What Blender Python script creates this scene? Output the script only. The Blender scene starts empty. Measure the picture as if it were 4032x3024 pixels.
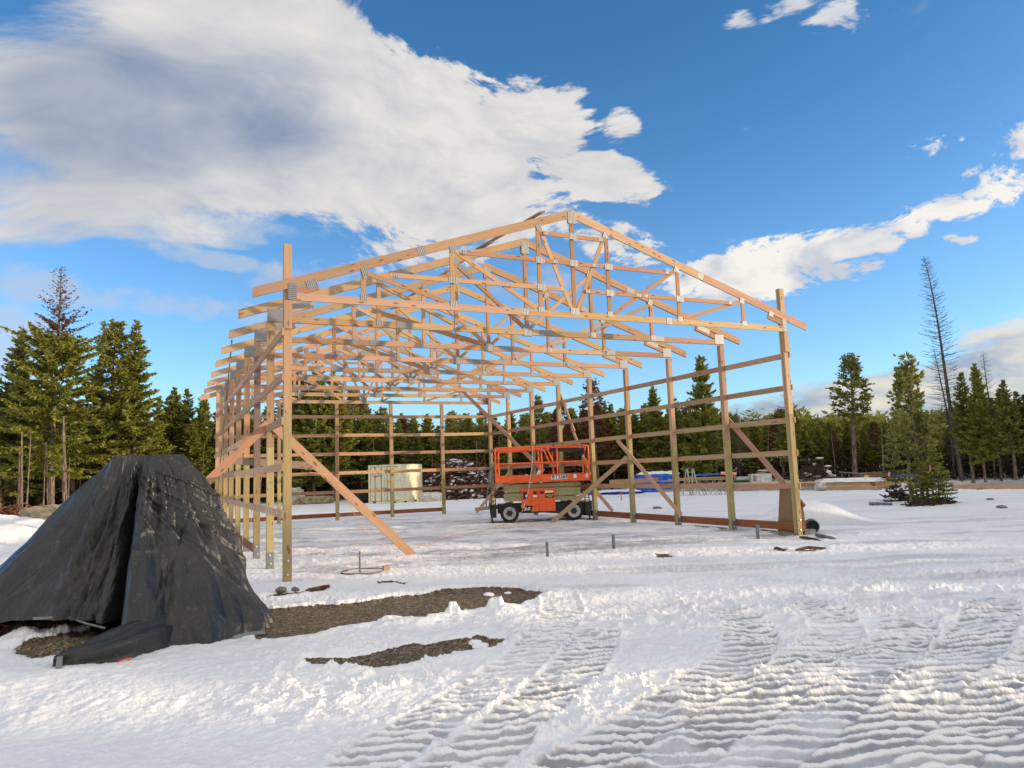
import bpy, bmesh, math, random
import numpy as np
from mathutils import Vector, Matrix
random.seed(7); RNG = np.random.default_rng(7)
SC = bpy.context.scene
COL = SC.collection
# ------------------------------------------------------------------ camera
CX, CY, CZ = -2.0479, -13.9856, 1.7818
YAW, PITCH, ROLL, FPX = -0.4400, 0.1179, -0.0353, 2939.6
def basis():
    cy, sy = math.cos(YAW), math.sin(YAW); cp, sp = math.cos(PITCH), math.sin(PITCH)
    f = Vector((-sy*cp, cy*cp, sp)); r = Vector((cy, sy, 0)); u = r.cross(f)
    cr, sr = math.cos(ROLL), math.sin(ROLL)
    return cr*r+sr*u, -sr*r+cr*u, f
CR, CU, CF = basis(); CO = Vector((CX, CY, CZ))
cam = bpy.data.cameras.new('camera'); co = bpy.data.objects.new('camera', cam); COL.objects.link(co)
m = Matrix((CR, CU, -CF)).transposed().to_4x4(); m.translation = CO; co.matrix_world = m
cam.sensor_width = 36; cam.lens = 36*FPX/4032; cam.clip_start = 0.05; cam.clip_end = 3000
SC.camera = co
SC.render.resolution_x, SC.render.resolution_y = 1024, 768
def ray(px, py): return CF + CR*((px-2016)/FPX) + CU*((1512-py)/FPX)
def atz(px, py, z=0.0):
    d = ray(px, py); t = (z-CZ)/d.z; return CO + d*t
def aty(px, py, y):
    d = ray(px, py); t = (y-CY)/d.y; return CO + d*t
def atx(px, py, x):
    d = ray(px, py); t = (x-CX)/d.x; return CO + d*t
def atd(px, py, dist):          # horizontal distance from the camera
    d = ray(px, py); t = dist/math.hypot(d.x, d.y); return CO + d*t
# ------------------------------------------------------------------ view, light
SC.view_settings.view_transform = 'Standard'; SC.view_settings.look = 'None'
SC.view_settings.exposure = 0.40; SC.view_settings.gamma = 1
SUN_AZ = math.radians(-31)      # angle from +x, towards the sun
SUN_EL = math.radians(9.5)
sdir = Vector((math.cos(SUN_AZ)*math.cos(SUN_EL), math.sin(SUN_AZ)*math.cos(SUN_EL), math.sin(SUN_EL)))
sl = bpy.data.lights.new('sun', 'SUN'); sl.energy = 3.6; sl.angle = math.radians(0.6); sl.color = (1.0, 0.78, 0.50)
so = bpy.data.objects.new('sun', sl); COL.objects.link(so); so.rotation_euler = sdir.to_track_quat('Z', 'Y').to_euler()
W = bpy.data.worlds.new('World'); SC.world = W; W.use_nodes = True

class NT:
    """tiny node-tree helper: values may be numbers, tuples or sockets"""
    def __init__(s, tree): s.t = tree; tree.nodes.clear()
    def n(s, typ, ins=None, out=0, **props):
        nd = s.t.nodes.new(typ)
        for k, v in props.items(): setattr(nd, k, v)
        for k, v in (ins or {}).items():
            sk = nd.inputs[k]
            if isinstance(v, bpy.types.NodeSocket): s.t.links.new(v, sk)
            else:
                if hasattr(v, '__len__') and len(v) == 4 and sk.type == 'VECTOR': v = v[:3]
                sk.default_value = v
        return nd.outputs[out] if out is not None else nd
    def math(s, op, a, b=0.0, c=0.0, clamp=False): return s.n('ShaderNodeMath', {0: a, 1: b, 2: c}, operation=op, use_clamp=clamp)
    def vm(s, op, a, b=(0, 0, 0)):
        return s.n('ShaderNodeVectorMath', {0: a, 1: b}, out=(1 if op == 'DOT_PRODUCT' else 0), operation=op)
    def vscale(s, a, k): return s.n('ShaderNodeVectorMath', {0: a, 3: k}, operation='SCALE')
    def ss(s, x, lo, hi, a=0.0, b=1.0): return s.n('ShaderNodeMapRange', {0: x, 1: lo, 2: hi, 3: a, 4: b}, interpolation_type='SMOOTHSTEP')
    def lin(s, x, lo, hi, a=0.0, b=1.0): return s.n('ShaderNodeMapRange', {0: x, 1: lo, 2: hi, 3: a, 4: b})
    def mix(s, f, a, b, mode='MIX'):
        return s.n('ShaderNodeMix', {0: f, 6: a, 7: b}, out=2, data_type='RGBA', blend_type=mode, clamp_factor=True)
    def noise(s, vec, scale, detail=4, rough=0.55, dist=0.0): return s.n('ShaderNodeTexNoise', {'Vector': vec, 'Scale': scale, 'Detail': detail, 'Roughness': rough, 'Distortion': dist})

def c3(r, g, b): return (r, g, b, 1)
def srgb(r, g, b):
    f = lambda c: (c/255/12.92) if c/255 <= .04045 else ((c/255+.055)/1.055)**2.4
    return (f(r), f(g), f(b), 1)

def build_world():
    T = NT(W.node_tree)
    tc = T.n('ShaderNodeTexCoord', out=None); D = T.vm('NORMALIZE', tc.outputs['Generated'])
    sky = T.n('ShaderNodeTexSky', sky_type='NISHITA', sun_disc=False, sun_elevation=SUN_EL,
              sun_rotation=math.pi/2-SUN_AZ, altitude=700, air_density=1.0, dust_density=0.6, ozone_density=2.0)
    sky = T.vscale(sky, SKY_K)
    sep = T.n('ShaderNodeSeparateXYZ', {0: D}, out=None); z = sep.outputs[2]
    # air colour by elevation: paler towards the horizon
    up = T.ss(z, 0.0, 0.62)
    tint = T.mix(up, c3(1.18, 1.52, 1.92), c3(0.54, 1.12, 1.52))
    sky = T.mix(1.0, sky, tint, 'MULTIPLY')
    zz = T.math('ADD', T.math('MAXIMUM', z, 0.0), 0.30)
    q = T.vm('DIVIDE', D, T.n('ShaderNodeCombineXYZ', {0: zz, 1: zz, 2: zz}))
    warp = T.noise(q, 1.6, 2, .5)
    q2 = T.vm('ADD', q, T.vscale(T.n('ShaderNodeCombineXYZ', {0: warp, 1: T.math('SUBTRACT', 1.0, warp), 2: warp}), 0.55))
    sunv = tuple(sdir)
    off = (sunv[0]*0.10, sunv[1]*0.10, 0.07)
    n1 = T.noise(q2, 3.2, 8, .56); n2 = T.noise(T.vm('ADD', q2, off), 3.2, 4, .54)
    K = 4032/2212
    def field(blobs):
        tot = None
        for (x, y, rx, ry, rot, amp) in blobs:
            c = ray(x*K, y*K); ln = c.length; c = c.normalized()
            ang = math.radians(rot)
            a = (CR*math.cos(ang)+CU*math.sin(ang)); b = (-CR*math.sin(ang)+CU*math.cos(ang))
            a = (a-c*a.dot(c)).normalized(); b = (b-c*b.dot(c)-a*b.dot(a)).normalized()
            ra = rx*K/FPX/ln; rb = ry*K/FPX/ln
            u = T.vm('DOT_PRODUCT', D, tuple(a/ra)); v = T.vm('DOT_PRODUCT', D, tuple(b/rb))
            w = T.ss(T.vm('DOT_PRODUCT', D, tuple(c)), 0.0, 0.3)
            g = T.math('MULTIPLY_ADD', u, u, T.math('MULTIPLY', v, v))
            g = T.math('SUBTRACT', 1.0, g, clamp=True)
            g = T.math('MULTIPLY', g, w); g = T.math('MULTIPLY', g, amp)
            tot = g if tot is None else T.math('ADD', tot, g)
        return tot
    big = [(40, 310, 440, 250, 0, .95), (440, 180, 440, 300, -8, 1.0), (760, 260, 400, 260, -20, .9), (1040, 330, 300, 190, -12, .9),
           (1180, 240, 130, 100, 0, .58), (480, 440, 600, 110, 5, .62), (1320, 385, 150, 60, -14, .85), (540, 40, 360, 150, 0, .62),
           (960, 490, 240, 100, 0, .62), (1330, 525, 150, 60, -15, .55), (820, 565, 300, 60, 0, .5), (1342, 275, 56, 56, 0, .52)]
    thin = [(230, 500, 420, 50, 3, .6), (620, 500, 240, 36, -4, .6), (450, 560, 200, 24, -8, .55), (330, 655, 300, 42, -6, .7), (60, 600, 140, 55, 0, .7), (30, 760, 110, 120, 0, .8), (500, 520, 90, 22, -6, .6), (690, 600, 200, 40, 0, .5), (1190, 620, 200, 60, 0, .4)]
    right = [(1710, 572, 230, 82, 8, .95), (1930, 492, 230, 46, 17, .72), (2150, 395, 150, 85, 20, .60), (2010, 325, 85, 42, 15, .64),
             (1795, 32, 100, 60, -10, .55), (1665, 22, 90, 38, 20, .47), (1590, 48, 46, 36, 0, .46), (2072, 515, 50, 22, 5, .6), (1540, 605, 190, 60, 0, .55), (2190, 300, 120, 45, 0, .55)]
    low = [(2000, 850, 480, 80, 6, 1.0), (2300, 760, 300, 90, 0, .9), (1640, 905, 300, 45, 0, .55)]
    F = field(big); Ft = field(thin); Fr = field(right); Fl = field(low)
    nn = T.math('SUBTRACT', n1, 0.5)
    nf = T.noise(q2, 15.0, 6, .62); nn = T.math('ADD', T.math('MULTIPLY', nn, 2.3), T.math('MULTIPLY', T.math('SUBTRACT', nf, .5), 1.15))
    nb_ = T.math('MULTIPLY', nn, T.math('SUBTRACT', 1.0, T.ss(F, .6, 1.6, 0, .55)))
    crisp = T.lin(T.vm('DOT_PRODUCT', D, tuple(CR)), -.42, -.12); hi_ = T.math('MULTIPLY_ADD', crisp, -.60, 1.22)
    val = T.math('ADD', F, T.math('MULTIPLY', T.math('MULTIPLY', nb_, T.ss(F, 0.0, .4)), 1.15))
    val = T.math('ADD', val, T.math('MULTIPLY', T.math('MULTIPLY', T.math('SUBTRACT', T.noise(q2, 26.0, 6, .62), .5), T.ss(F, 0.0, .3)), T.math('MULTIPLY', crisp, 1.5)))
    dens = T.n('ShaderNodeMapRange', {0: val, 1: T.math('MULTIPLY_ADD', crisp, .12, .15), 2: hi_, 3: 0.0, 4: 1.0}, interpolation_type='SMOOTHSTEP')
    dthin = T.math('MULTIPLY', T.ss(T.math('ADD', Ft, T.math('MULTIPLY', nn, T.ss(Ft, 0.0, .25))), .12, .75), .62)
    dr = T.ss(T.math('ADD', Fr, T.math('MULTIPLY', T.math('ADD', T.math('MULTIPLY', nn, 1.2), T.math('MULTIPLY', T.math('SUBTRACT', T.noise(q2, 30.0, 5, .6), .5), 1.1)), T.ss(Fr, 0.0, .4))), .28, .70)
    dl = T.math('MULTIPLY', T.ss(T.math('ADD', Fl, T.math('MULTIPLY', nn, .7)), .22, .75), .85)
    # unseen bright cloud added behind and above the camera to light the snow
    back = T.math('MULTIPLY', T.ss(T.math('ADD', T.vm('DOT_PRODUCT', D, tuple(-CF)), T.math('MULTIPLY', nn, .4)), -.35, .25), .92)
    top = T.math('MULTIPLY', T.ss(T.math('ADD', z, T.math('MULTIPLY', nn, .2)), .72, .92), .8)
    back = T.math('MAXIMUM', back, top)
    lit = T.ss(T.math('MULTIPLY_ADD', T.math('SUBTRACT', n1, n2), 3.2, .5), .12, .80)
    shade = field([(430, 215, 400, 170, 0, 1.0), (170, 320, 330, 110, 0, .65), (640, 330, 240, 90, -10, .5), (60, 150, 300, 120, 0, .6), (900, 380, 160, 60, 0, .25), (330, 430, 420, 80, 3, .35), (700, 120, 160, 60, 0, .22)])
    thick = T.ss(shade, 0., 1.3)                                   # deep middle of the big cloud reads grey
    right_side = T.lin(T.vm('DOT_PRODUCT', D, tuple(CR)), -.50, -.02)
    soft = T.ss(T.math('MULTIPLY_ADD', T.math('SUBTRACT', n1, n2), 1.6, .5), .1, .9)
    brt = T.math('ADD', T.math('SUBTRACT', T.math('ADD', T.math('MULTIPLY_ADD', soft, .40, .54), T.math('MULTIPLY', T.math('MULTIPLY', T.math('SUBTRACT', nf, .5), T.lin(T.vm('DOT_PRODUCT', D, tuple(CR)), -.45, -.1, .15, 1.0)), .9)), T.math('MULTIPLY', thick, .64)), T.math('MULTIPLY', right_side, .14), clamp=True)
    cbig = T.mix(brt, srgb(152, 168, 196), srgb(244, 241, 238))
    E = CLOUD_K
    def sc(col): return T.vscale(col, E)
    s = T.mix(dthin, sky, sc(srgb(205, 216, 232)))
    s = T.mix(dl, s, sc(T.mix(T.ss(n1, .38, .62), srgb(170, 178, 200), srgb(255, 240, 215))))
    s = T.mix(dens, s, sc(cbig))
    s = T.mix(dr, s, sc(T.mix(lit, srgb(214, 220, 232), (1.08, 1.04, .98, 1))))
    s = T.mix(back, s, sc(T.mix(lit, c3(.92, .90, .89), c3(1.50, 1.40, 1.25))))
    # glow of the low sun outside the frame
    gl = T.math('POWER', T.math('MAXIMUM', T.vm('DOT_PRODUCT', D, sunv), 0.0), 6.0)
    s = T.n('ShaderNodeVectorMath', {0: s, 1: T.vscale(T.n('ShaderNodeCombineXYZ', {0: 1.0, 1: .86, 2: .62}), T.math('MULTIPLY', gl, 1.0*E))}, operation='ADD')
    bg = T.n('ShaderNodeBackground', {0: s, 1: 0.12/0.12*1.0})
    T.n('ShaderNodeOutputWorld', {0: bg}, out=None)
SKY_K = 0.12
CLOUD_K = 0.66
build_world()

# ------------------------------------------------------------------ materials
MATS = {}
def mat(name, fn):
    if name in MATS: return MATS[name]
    mm = bpy.data.materials.new(name); mm.use_nodes = True; MATS[name] = mm
    T = NT(mm.node_tree); sh = fn(T)
    T.n('ShaderNodeOutputMaterial', {0: sh}, out=None); return mm
def bsdf(T, col, rough=.6, metal=0., bump=None, bs=.3, bd=.01, spec=.4, **kw):
    ins = {'Base Color': col, 'Roughness': rough, 'Metallic': metal, 'Specular IOR Level': spec}
    if bump is not None: ins['Normal'] = T.n('ShaderNodeBump', {'Strength': bs, 'Distance': bd, 'Height': bump})
    ins.update(kw); return T.n('ShaderNodeBsdfPrincipled', ins)
def attr(T, name, out=2): return T.n('ShaderNodeAttribute', out=out, attribute_name=name)
def obj_rand(T): return T.n('ShaderNodeObjectInfo', out='Random')
def wood(colA, colB, dark=.55, knots=True):
    def fn(T):
        uv = T.n('ShaderNodeTexCoord', out='UV'); seed = attr(T, 'seed'); rr = obj_rand(T)
        seed = T.math('FRACT', T.math('ADD', seed, rr)); uv = T.vm('ADD', uv, T.vscale(T.n('ShaderNodeCombineXYZ', {0: rr, 1: rr, 2: 0.0}), 40.0))
        st = T.vm('MULTIPLY', uv, (1.2, 26.0, 1.0)); g = T.noise(st, 1.0, 5, .6, .6)
        g2 = T.noise(T.vm('MULTIPLY', uv, (.5, 5.0, 1.0)), 1.0, 3, .5)
        col = T.mix(seed, colA, colB); sv = T.math('FRACT', T.math('MULTIPLY', seed, 7.31)); vv = T.lin(sv, 0, 1, .74, 1.16); col = T.mix(1.0, col, T.n('ShaderNodeCombineXYZ', {0: vv, 1: T.math('MULTIPLY', vv, T.lin(T.math('FRACT', T.math('MULTIPLY', seed, 3.7)), 0, 1, .94, 1.06)), 2: T.math('MULTIPLY', vv, T.lin(T.math('FRACT', T.math('MULTIPLY', seed, 5.3)), 0, 1, .86, 1.1))}), 'MULTIPLY')
        col = T.mix(T.ss(g, .42, .75, 0, .35), col, T.mix(1.0, col, c3(dark, dark*.86, dark*.72), 'MULTIPLY'))
        col = T.mix(T.ss(g2, .4, .7, 0, .35), col, T.mix(1.0, col, c3(.80, .66, .55), 'MULTIPLY'))
        if knots:
            v = T.n('ShaderNodeTexVoronoi', {'Vector': T.vm('MULTIPLY', uv, (2.6, 9.0, 1.0)), 'Scale': 1.0, 'Randomness': 1.0}, out='Distance')
            k = T.ss(v, .20, .10)
            col = T.mix(T.math('MULTIPLY', k, .8), col, T.mix(1.0, col, c3(.34, .2, .12), 'MULTIPLY'))
        return bsdf(T, col, T.lin(g, 0, 1, .6, .8), bump=g, bs=.25, bd=.003, spec=.25)
    return fn
M_WOOD = mat('spruce_wood', wood(c3(.475, .33, .205), c3(.44, .275, .175)))
M_WOODR = mat('fir_wood', wood(c3(.43, .245, .165), c3(.46, .29, .185)))
M_TREAT = mat('treated_wood', wood(c3(.36, .30, .15), c3(.42, .33, .16), .6))
M_SKIRT = mat('brown_treated_wood', wood(c3(.185, .06, .03), c3(.25, .09, .045), .6))
M_GREYW = mat('weathered_wood', wood(c3(.20, .15, .12), c3(.26, .19, .15), .6))
M_WEB = mat('web_wood', wood(c3(.50, .32, .18), c3(.42, .22, .13), .5))
M_PLY = mat('stained_plywood', wood(c3(.21, .13, .075), c3(.24, .15, .09), .5, False))
M_DECK = mat('floor_sheathing', wood(c3(.62, .50, .33), c3(.70, .58, .40), .7, False))
def f_plate(T):
    uv = T.n('ShaderNodeTexCoord', out='UV'); w = T.n('ShaderNodeTexWave', {'Vector': T.vm('MULTIPLY', uv, (1, 0, 0)), 'Scale': 9.0, 'Distortion': .15}, out=0)
    n = T.noise(T.n('ShaderNodeTexCoord', out='Object'), 14, 3)
    col = T.mix(w, c3(.30, .31, .325), c3(.11, .115, .12))
    return bsdf(T, col, .5, .55, bump=w, bs=.5, bd=.006)
M_PLATE = mat('punched_plate', f_plate)
def f_galv(T):
    n = T.noise(T.n('ShaderNodeTexCoord', out='Object'), 30, 4)
    return bsdf(T, T.mix(n, c3(.20, .205, .215), c3(.27, .275, .29)), .5, .5, bump=n, bs=.1)
M_GALV = mat('galvanized_plate', f_galv)
def f_brk(T):
    n = T.noise(T.n('ShaderNodeTexCoord', out='Object'), 20, 4)
    return bsdf(T, T.mix(n, c3(.16, .175, .19), c3(.25, .265, .28)), .5, .4)
M_BRK = mat('bracket_steel', f_brk)
def plain(col, rough=.5, metal=0., var=.12, sc=8, bs=.1):
    def fn(T):
        n = T.noise(T.n('ShaderNodeTexCoord', out='Object'), sc, 5, .6)
        dk = tuple(x*(1-var*1.8) for x in col[:3])+(1,); lt = tuple(min(1, x*(1+var)) for x in col[:3])+(1,)
        return bsdf(T, T.mix(T.ss(n, .3, .7), dk, lt), T.lin(n, 0, 1, max(.05, rough-.08), min(1, rough+.1)), metal, bump=n, bs=bs, bd=.004)
    return fn
M_BOLT = mat('bolt_steel', plain(c3(.75, .75, .75), .35, .6))
M_ORANGE = mat('orange_paint', plain(c3(.80, .115, .022), .42, 0, .10))
M_CREAM = mat('khaki_paint', plain(c3(.40, .375, .19), .5, 0, .10))
M_BLACK = mat('black_paint', plain(c3(.018, .018, .02), .5, 0, .2))
M_RUBBER = mat('black_rubber', plain(c3(.02, .02, .021), .85, 0, .2, 30))
M_RIM = mat('grey_rim_paint', plain(c3(.47, .49, .53), .5, 0, .08))
M_YEL = mat('yellow_paint', plain(c3(.75, .58, .05), .5))
M_WHITE = mat('white_paint', plain(c3(.78, .78, .77), .5))
M_RED = mat('red_paint', plain(c3(.55, .03, .03), .5))
M_BEIGE = mat('container_beige_paint', plain(c3(.70, .655, .48), .5, 0, .07, 3))
M_DARKGAP = mat('dark_seal', plain(c3(.03, .03, .028), .8))  # near-black for seals, also painted in as the shade of recesses
M_SNOWOBJ = mat('snow_cap', plain(c3(.86, .86, .88), .7, 0, .03, 5, .4))
M_CORD = mat('orange_cord', plain(c3(.70, .30, .12), .6))
M_ROPE = mat('pale_rope', plain(c3(.50, .58, .60), .8))
M_BLUET = mat('blue_tarp_plastic', plain(c3(.012, .10, .50), .45, 0, .3, 3, .5))
M_BLUEP = mat('blue_pipe_plastic', plain(c3(.03, .11, .42), .4))
M_PINK = mat('pink_tube', plain(c3(.85, .30, .22), .6))
M_GREEN = mat('green_roll_plastic', plain(c3(.01, .12, .045), .5))
M_WRAP = mat('clear_wrap', plain(c3(.66, .70, .74), .4, 0, .15, 6, .5))
M_CONC = mat('grey_concrete', plain(c3(.30, .29, .27), .85, 0, .15, 6, .3))
M_ICE = mat('pond_ice', plain(c3(.42, .50, .52), .35, 0, .10, 1.2, .1))
M_TAN = mat('tan_canvas', plain(c3(.33, .27, .17), .8, 0, .2, 3, .3))
M_PIPE = mat('dark_pipe_plastic', plain(c3(.16, .16, .165), .35, 0, .3, 6, .3))
M_LADDER = mat('fibreglass_ladder', plain(c3(.50, .52, .40), .5))
M_STAKE = mat('orange_stake_paint', plain(c3(.75, .10, .03), .6))
M_CARD = mat('cardboard', plain(c3(.38, .17, .10), .8))
M_DIRT = mat('dark_soil', plain(c3(.045, .035, .025), .95, 0, .4, 9, .8))
M_ROCK = mat('grey_rock', plain(c3(.22, .20, .18), .9, 0, .3, 6, .6))
M_TWIG = mat('dead_twig_bark', plain(c3(.085, .055, .038), .9, 0, .35, 8, .5))
M_REDTWIG = mat('reddish_dead_twigs', plain(c3(.15, .06, .035), .9, 0, .35, 8, .5))
M_HEM = mat('silver_webbing', plain(c3(.20, .21, .21), .5, .0, .15))
M_RIBBON = mat('pink_ribbon_tape', plain(c3(.90, .32, .38), .5))
def f_bark(T):
    o = T.n('ShaderNodeTexCoord', out='Object'); n = T.noise(T.vm('MULTIPLY', o, (6, 6, 1.5)), 1.5, 6, .65)
    col = T.mix(T.ss(n, .35, .7), c3(.075, .055, .045), c3(.30, .225, .17))
    return bsdf(T, col, .9, bump=n, bs=.6, bd=.03, spec=.1)
M_BARK = mat('conifer_bark', f_bark)
def leaf(ca, cb, cc):
    def fn(T):
        s = attr(T, 'seed'); r = obj_rand(T)
        col = T.mix(s, ca, cb); col = T.mix(T.math('MULTIPLY', r, .75), col, cc)
        d = bsdf(T, col, .65, spec=.2); t = T.n('ShaderNodeBsdfTranslucent', {0: col})
        return T.n('ShaderNodeMixShader', {0: .30, 1: d, 2: t})
    return fn
M_FIR = mat('fir_needles', leaf(c3(.085, .11, .030), c3(.42, .42, .10), c3(.30, .30, .05)))
M_PINE = mat('pine_needles', leaf(c3(.095, .115, .032), c3(.36, .35, .095), c3(.28, .26, .055)))
M_BROWN = mat('dead_brown_needles', leaf(c3(.13, .055, .028), c3(.24, .10, .045), c3(.11, .06, .04)))
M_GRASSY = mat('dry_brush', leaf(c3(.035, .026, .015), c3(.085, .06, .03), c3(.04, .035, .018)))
def f_tarp(T):
    o = T.n('ShaderNodeTexCoord', out='Object'); n = T.noise(o, 1.7, 8, .62, .6); m2 = T.noise(o, 22, 4, .6); n3 = T.noise(o, 60, 3, .5)
    w = T.noise(T.vm('MULTIPLY', o, (3, 3, .8)), 2.3, 7, .7, 1.2)
    col = T.mix(T.ss(n, .35, .7), c3(.011, .013, .016), c3(.024, .024, .022))
    col = T.mix(T.math('MULTIPLY', T.ss(w, .53, .72), T.ss(m2, .42, .68)), col, c3(.11, .10, .065))
    col = T.mix(T.math('MULTIPLY', T.ss(n3, .62, .72), .5), col, c3(.15, .15, .14))
    hh = T.math('ADD', T.math('MULTIPLY', w, .6), T.math('MULTIPLY', m2, .15))
    return bsdf(T, col, T.lin(n, 0, 1, .30, .52), bump=hh, bs=.45, bd=.04, spec=.5)
M_TARP = mat('black_tarp_fabric', f_tarp)
def f_snow(T):
    o = T.n('ShaderNodeTexCoord', out='Object')
    bare = attr(T, 'bare'); ice = attr(T, 'ice')
    n = T.noise(o, 9, 6, .6); nf = T.noise(o, 55, 4, .65); nl = T.noise(o, .5, 4, .5)
    snow = T.mix(T.ss(nl, .35, .65), c3(.80, .80, .825), c3(.87, .865, .87))
    snow = T.mix(T.math('MULTIPLY', ice, T.lin(n, .3, .7, .85, 1.1)), snow, c3(.31, .31, .32))
    dirt = T.ss(T.noise(T.vm('MULTIPLY', o, (1, 1, 1)), 2.1, 8, .7), .63, .72, 0, .45)
    snow = T.mix(T.math('MULTIPLY', dirt, T.math('ADD', .25, ice)), snow, c3(.33, .27, .21))
    v = T.n('ShaderNodeTexVoronoi', {'Vector': o, 'Scale': 38.0}, out='Color'); vs = T.n('ShaderNodeSeparateColor', {0: v}, out=0)
    gr = T.mix(vs, c3(.040, .028, .017), c3(.24, .175, .105)); gr = T.mix(T.ss(T.noise(o, 3, 4), .35, .65, 0, .6), gr, c3(.07, .055, .035))
    gr = T.mix(T.ss(T.math('MULTIPLY', nf, vs), .38, .5), gr, c3(.30, .25, .18))
    edge = T.math('ADD', bare, T.math('MULTIPLY', T.math('SUBTRACT', T.noise(o, 16, 6, .7), .5), .9))
    f = T.ss(edge, .46, .54)
    col = T.mix(f, snow, gr)
    h = T.math('ADD', T.math('MULTIPLY', n, .5), T.math('MULTIPLY', nf, .22))
    h = T.math('ADD', h, T.math('MULTIPLY', T.math('MULTIPLY', vs, f), .6))
    ro = T.mix(f, T.lin(ice, 0, 1, .62, .42), c3(.9, .9, .9))
    return bsdf(T, col, ro, bump=h, bs=.55, bd=.03, spec=.3, **{'Subsurface Weight': 0.0})
M_SNOW = mat('trampled_snow', f_snow)

# ------------------------------------------------------------------ mesh builder
class MB:
    def __init__(s): s.v = []; s.f = []; s.uv = []; s.mi = []; s.seed = []; s.sm = []
    def quad(s, pts, uvs=None, mi=0, seed=0., sm=False):
        b = len(s.v); s.v += [tuple(p) for p in pts]; s.f.append(tuple(range(b, b+len(pts))))
        s.uv += list(uvs) if uvs else [(0, 0)]*len(pts); s.mi.append(mi); s.seed.append(seed); s.sm.append(sm)
    def board(s, p0, p1, w, t, up=(0, 0, 1), mi=0, seed=None, wm=None):
        """box from p0 to p1, w along up, t across"""
        p0 = Vector(p0); p1 = Vector(p1); d = (p1-p0); L = d.length; d.normalize()
        up = Vector(up); up = (up-d*up.dot(d)).normalized(); sd = d.cross(up)
        if seed is None: seed = random.random()
        ou, ov = random.uniform(0, 60), random.uniform(0, 60)
        A = lambda q, a, b: q+up*(a*w/2)+sd*(b*t/2)
        for (n, (a0, b0), (a1, b1)) in ((0, (-1, 1), (1, 1)), (1, (1, 1), (1, -1)), (2, (1, -1), (-1, -1)), (3, (-1, -1), (-1, 1))):
            vv = w if n in (0, 2) else t; o2 = ov+n*1.7
            s.quad([A(p0, a0, b0), A(p1, a0, b0), A(p1, a1, b1), A(p0, a1, b1)], [(ou, o2), (ou+L, o2), (ou+L, o2+vv), (ou, o2+vv)], mi, seed)
        for q, fl in ((p0, 1), (p1, -1)):
            pts = [A(q, -1, -1), A(q, -1, 1), A(q, 1, 1), A(q, 1, -1)]
            if fl < 0: pts = pts[::-1]
            s.quad(pts, [(ou, ov), (ou, ov+t*.3), (ou+.02, ov+t*.3), (ou+.02, ov)], mi, min(1, seed+.4))
        return s
    def box(s, c, dim, rz=0., mi=0, M=None, seed=0.):
        hx, hy, hz = dim[0]/2, dim[1]/2, dim[2]/2
        R_ = Matrix.Rotation(rz, 3, 'Z') if M is None else M
        P = [Vector(c)+R_@Vector((x*hx, y*hy, z*hz)) for x in (-1, 1) for y in (-1, 1) for z in (-1, 1)]
        for idx, (a, b) in (((0, 1, 3, 2), (1, 2)), ((4, 6, 7, 5), (1, 2)), ((0, 4, 5, 1), (0, 2)), ((2, 3, 7, 6), (0, 2)), ((0, 2, 6, 4), (0, 1)), ((1, 5, 7, 3), (0, 1))):
            loc = [((x, y, z)[a]*dim[a]/2, (x, y, z)[b]*dim[b]/2) for (x, y, z) in [((i >> 2)*2-1, ((i >> 1) & 1)*2-1, (i & 1)*2-1) for i in idx]]
            s.quad([P[i] for i in idx], loc, mi, seed)
        return s
    def tube(s, pts, rad, n=8, mi=0, seed=0., cap=True, sm=True):
        pts = [Vector(p) for p in pts]; rad = rad if isinstance(rad, (list, tuple)) else [rad]*len(pts)
        rings = []; prev = None; L = 0
        for i, p in enumerate(pts):
            d = (pts[min(i+1, len(pts)-1)]-pts[max(i-1, 0)]).normalized()
            if prev is None: a = d.orthogonal().normalized()
            else: a = (prev-d*prev.dot(d)).normalized()
            prev = a; b = d.cross(a)
            rings.append([p+(a*math.cos(2*math.pi*k/n)+b*math.sin(2*math.pi*k/n))*rad[i] for k in range(n)])
        for i in range(len(pts)-1):
            l2 = L+(pts[i+1]-pts[i]).length
            for k in range(n):
                k2 = (k+1) % n
                s.quad([rings[i][k], rings[i][k2], rings[i+1][k2], rings[i+1][k]], [(L, k/n), (L, (k+1)/n), (l2, (k+1)/n), (l2, k/n)], mi, seed, sm)
            L = l2
        if cap:
            s.quad(rings[0][::-1], None, mi, seed); s.quad(rings[-1], None, mi, seed)
        return s
    def lathe(s, c, axis, prof, n=24, mi=0, up=None):
        """prof: (along, radius) pairs revolved about axis through c; radius profile coloured by mi or list"""
        axis = Vector(axis).normalized(); a = axis.orthogonal().normalized(); b = axis.cross(a); c = Vector(c)
        R_ = [[c+axis*h+(a*math.cos(2*math.pi*k/n)+b*math.sin(2*math.pi*k/n))*r for k in range(n)] for h, r in prof]
        for i in range(len(prof)-1):
            for k in range(n):
                k2 = (k+1) % n; s.quad([R_[i][k], R_[i][k2], R_[i+1][k2], R_[i+1][k]], None, mi, 0., True)
        return s
    def prism(s, outline, thick, origin, ax, ay, mi=0):
        """polygon outline (2-D) extruded by thick along ax x ay"""
        ax = Vector(ax); ay = Vector(ay); nn = ax.cross(ay).normalized(); o = Vector(origin)
        A = [o+ax*x+ay*y for x, y in outline]; B = [p+nn*thick for p in A]
        s.quad(A[::-1], None, mi); s.quad(B, None, mi)
        for i in range(len(A)):
            j = (i+1) % len(A); s.quad([A[i], A[j], B[j], B[i]], None, mi)
        return s
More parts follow.
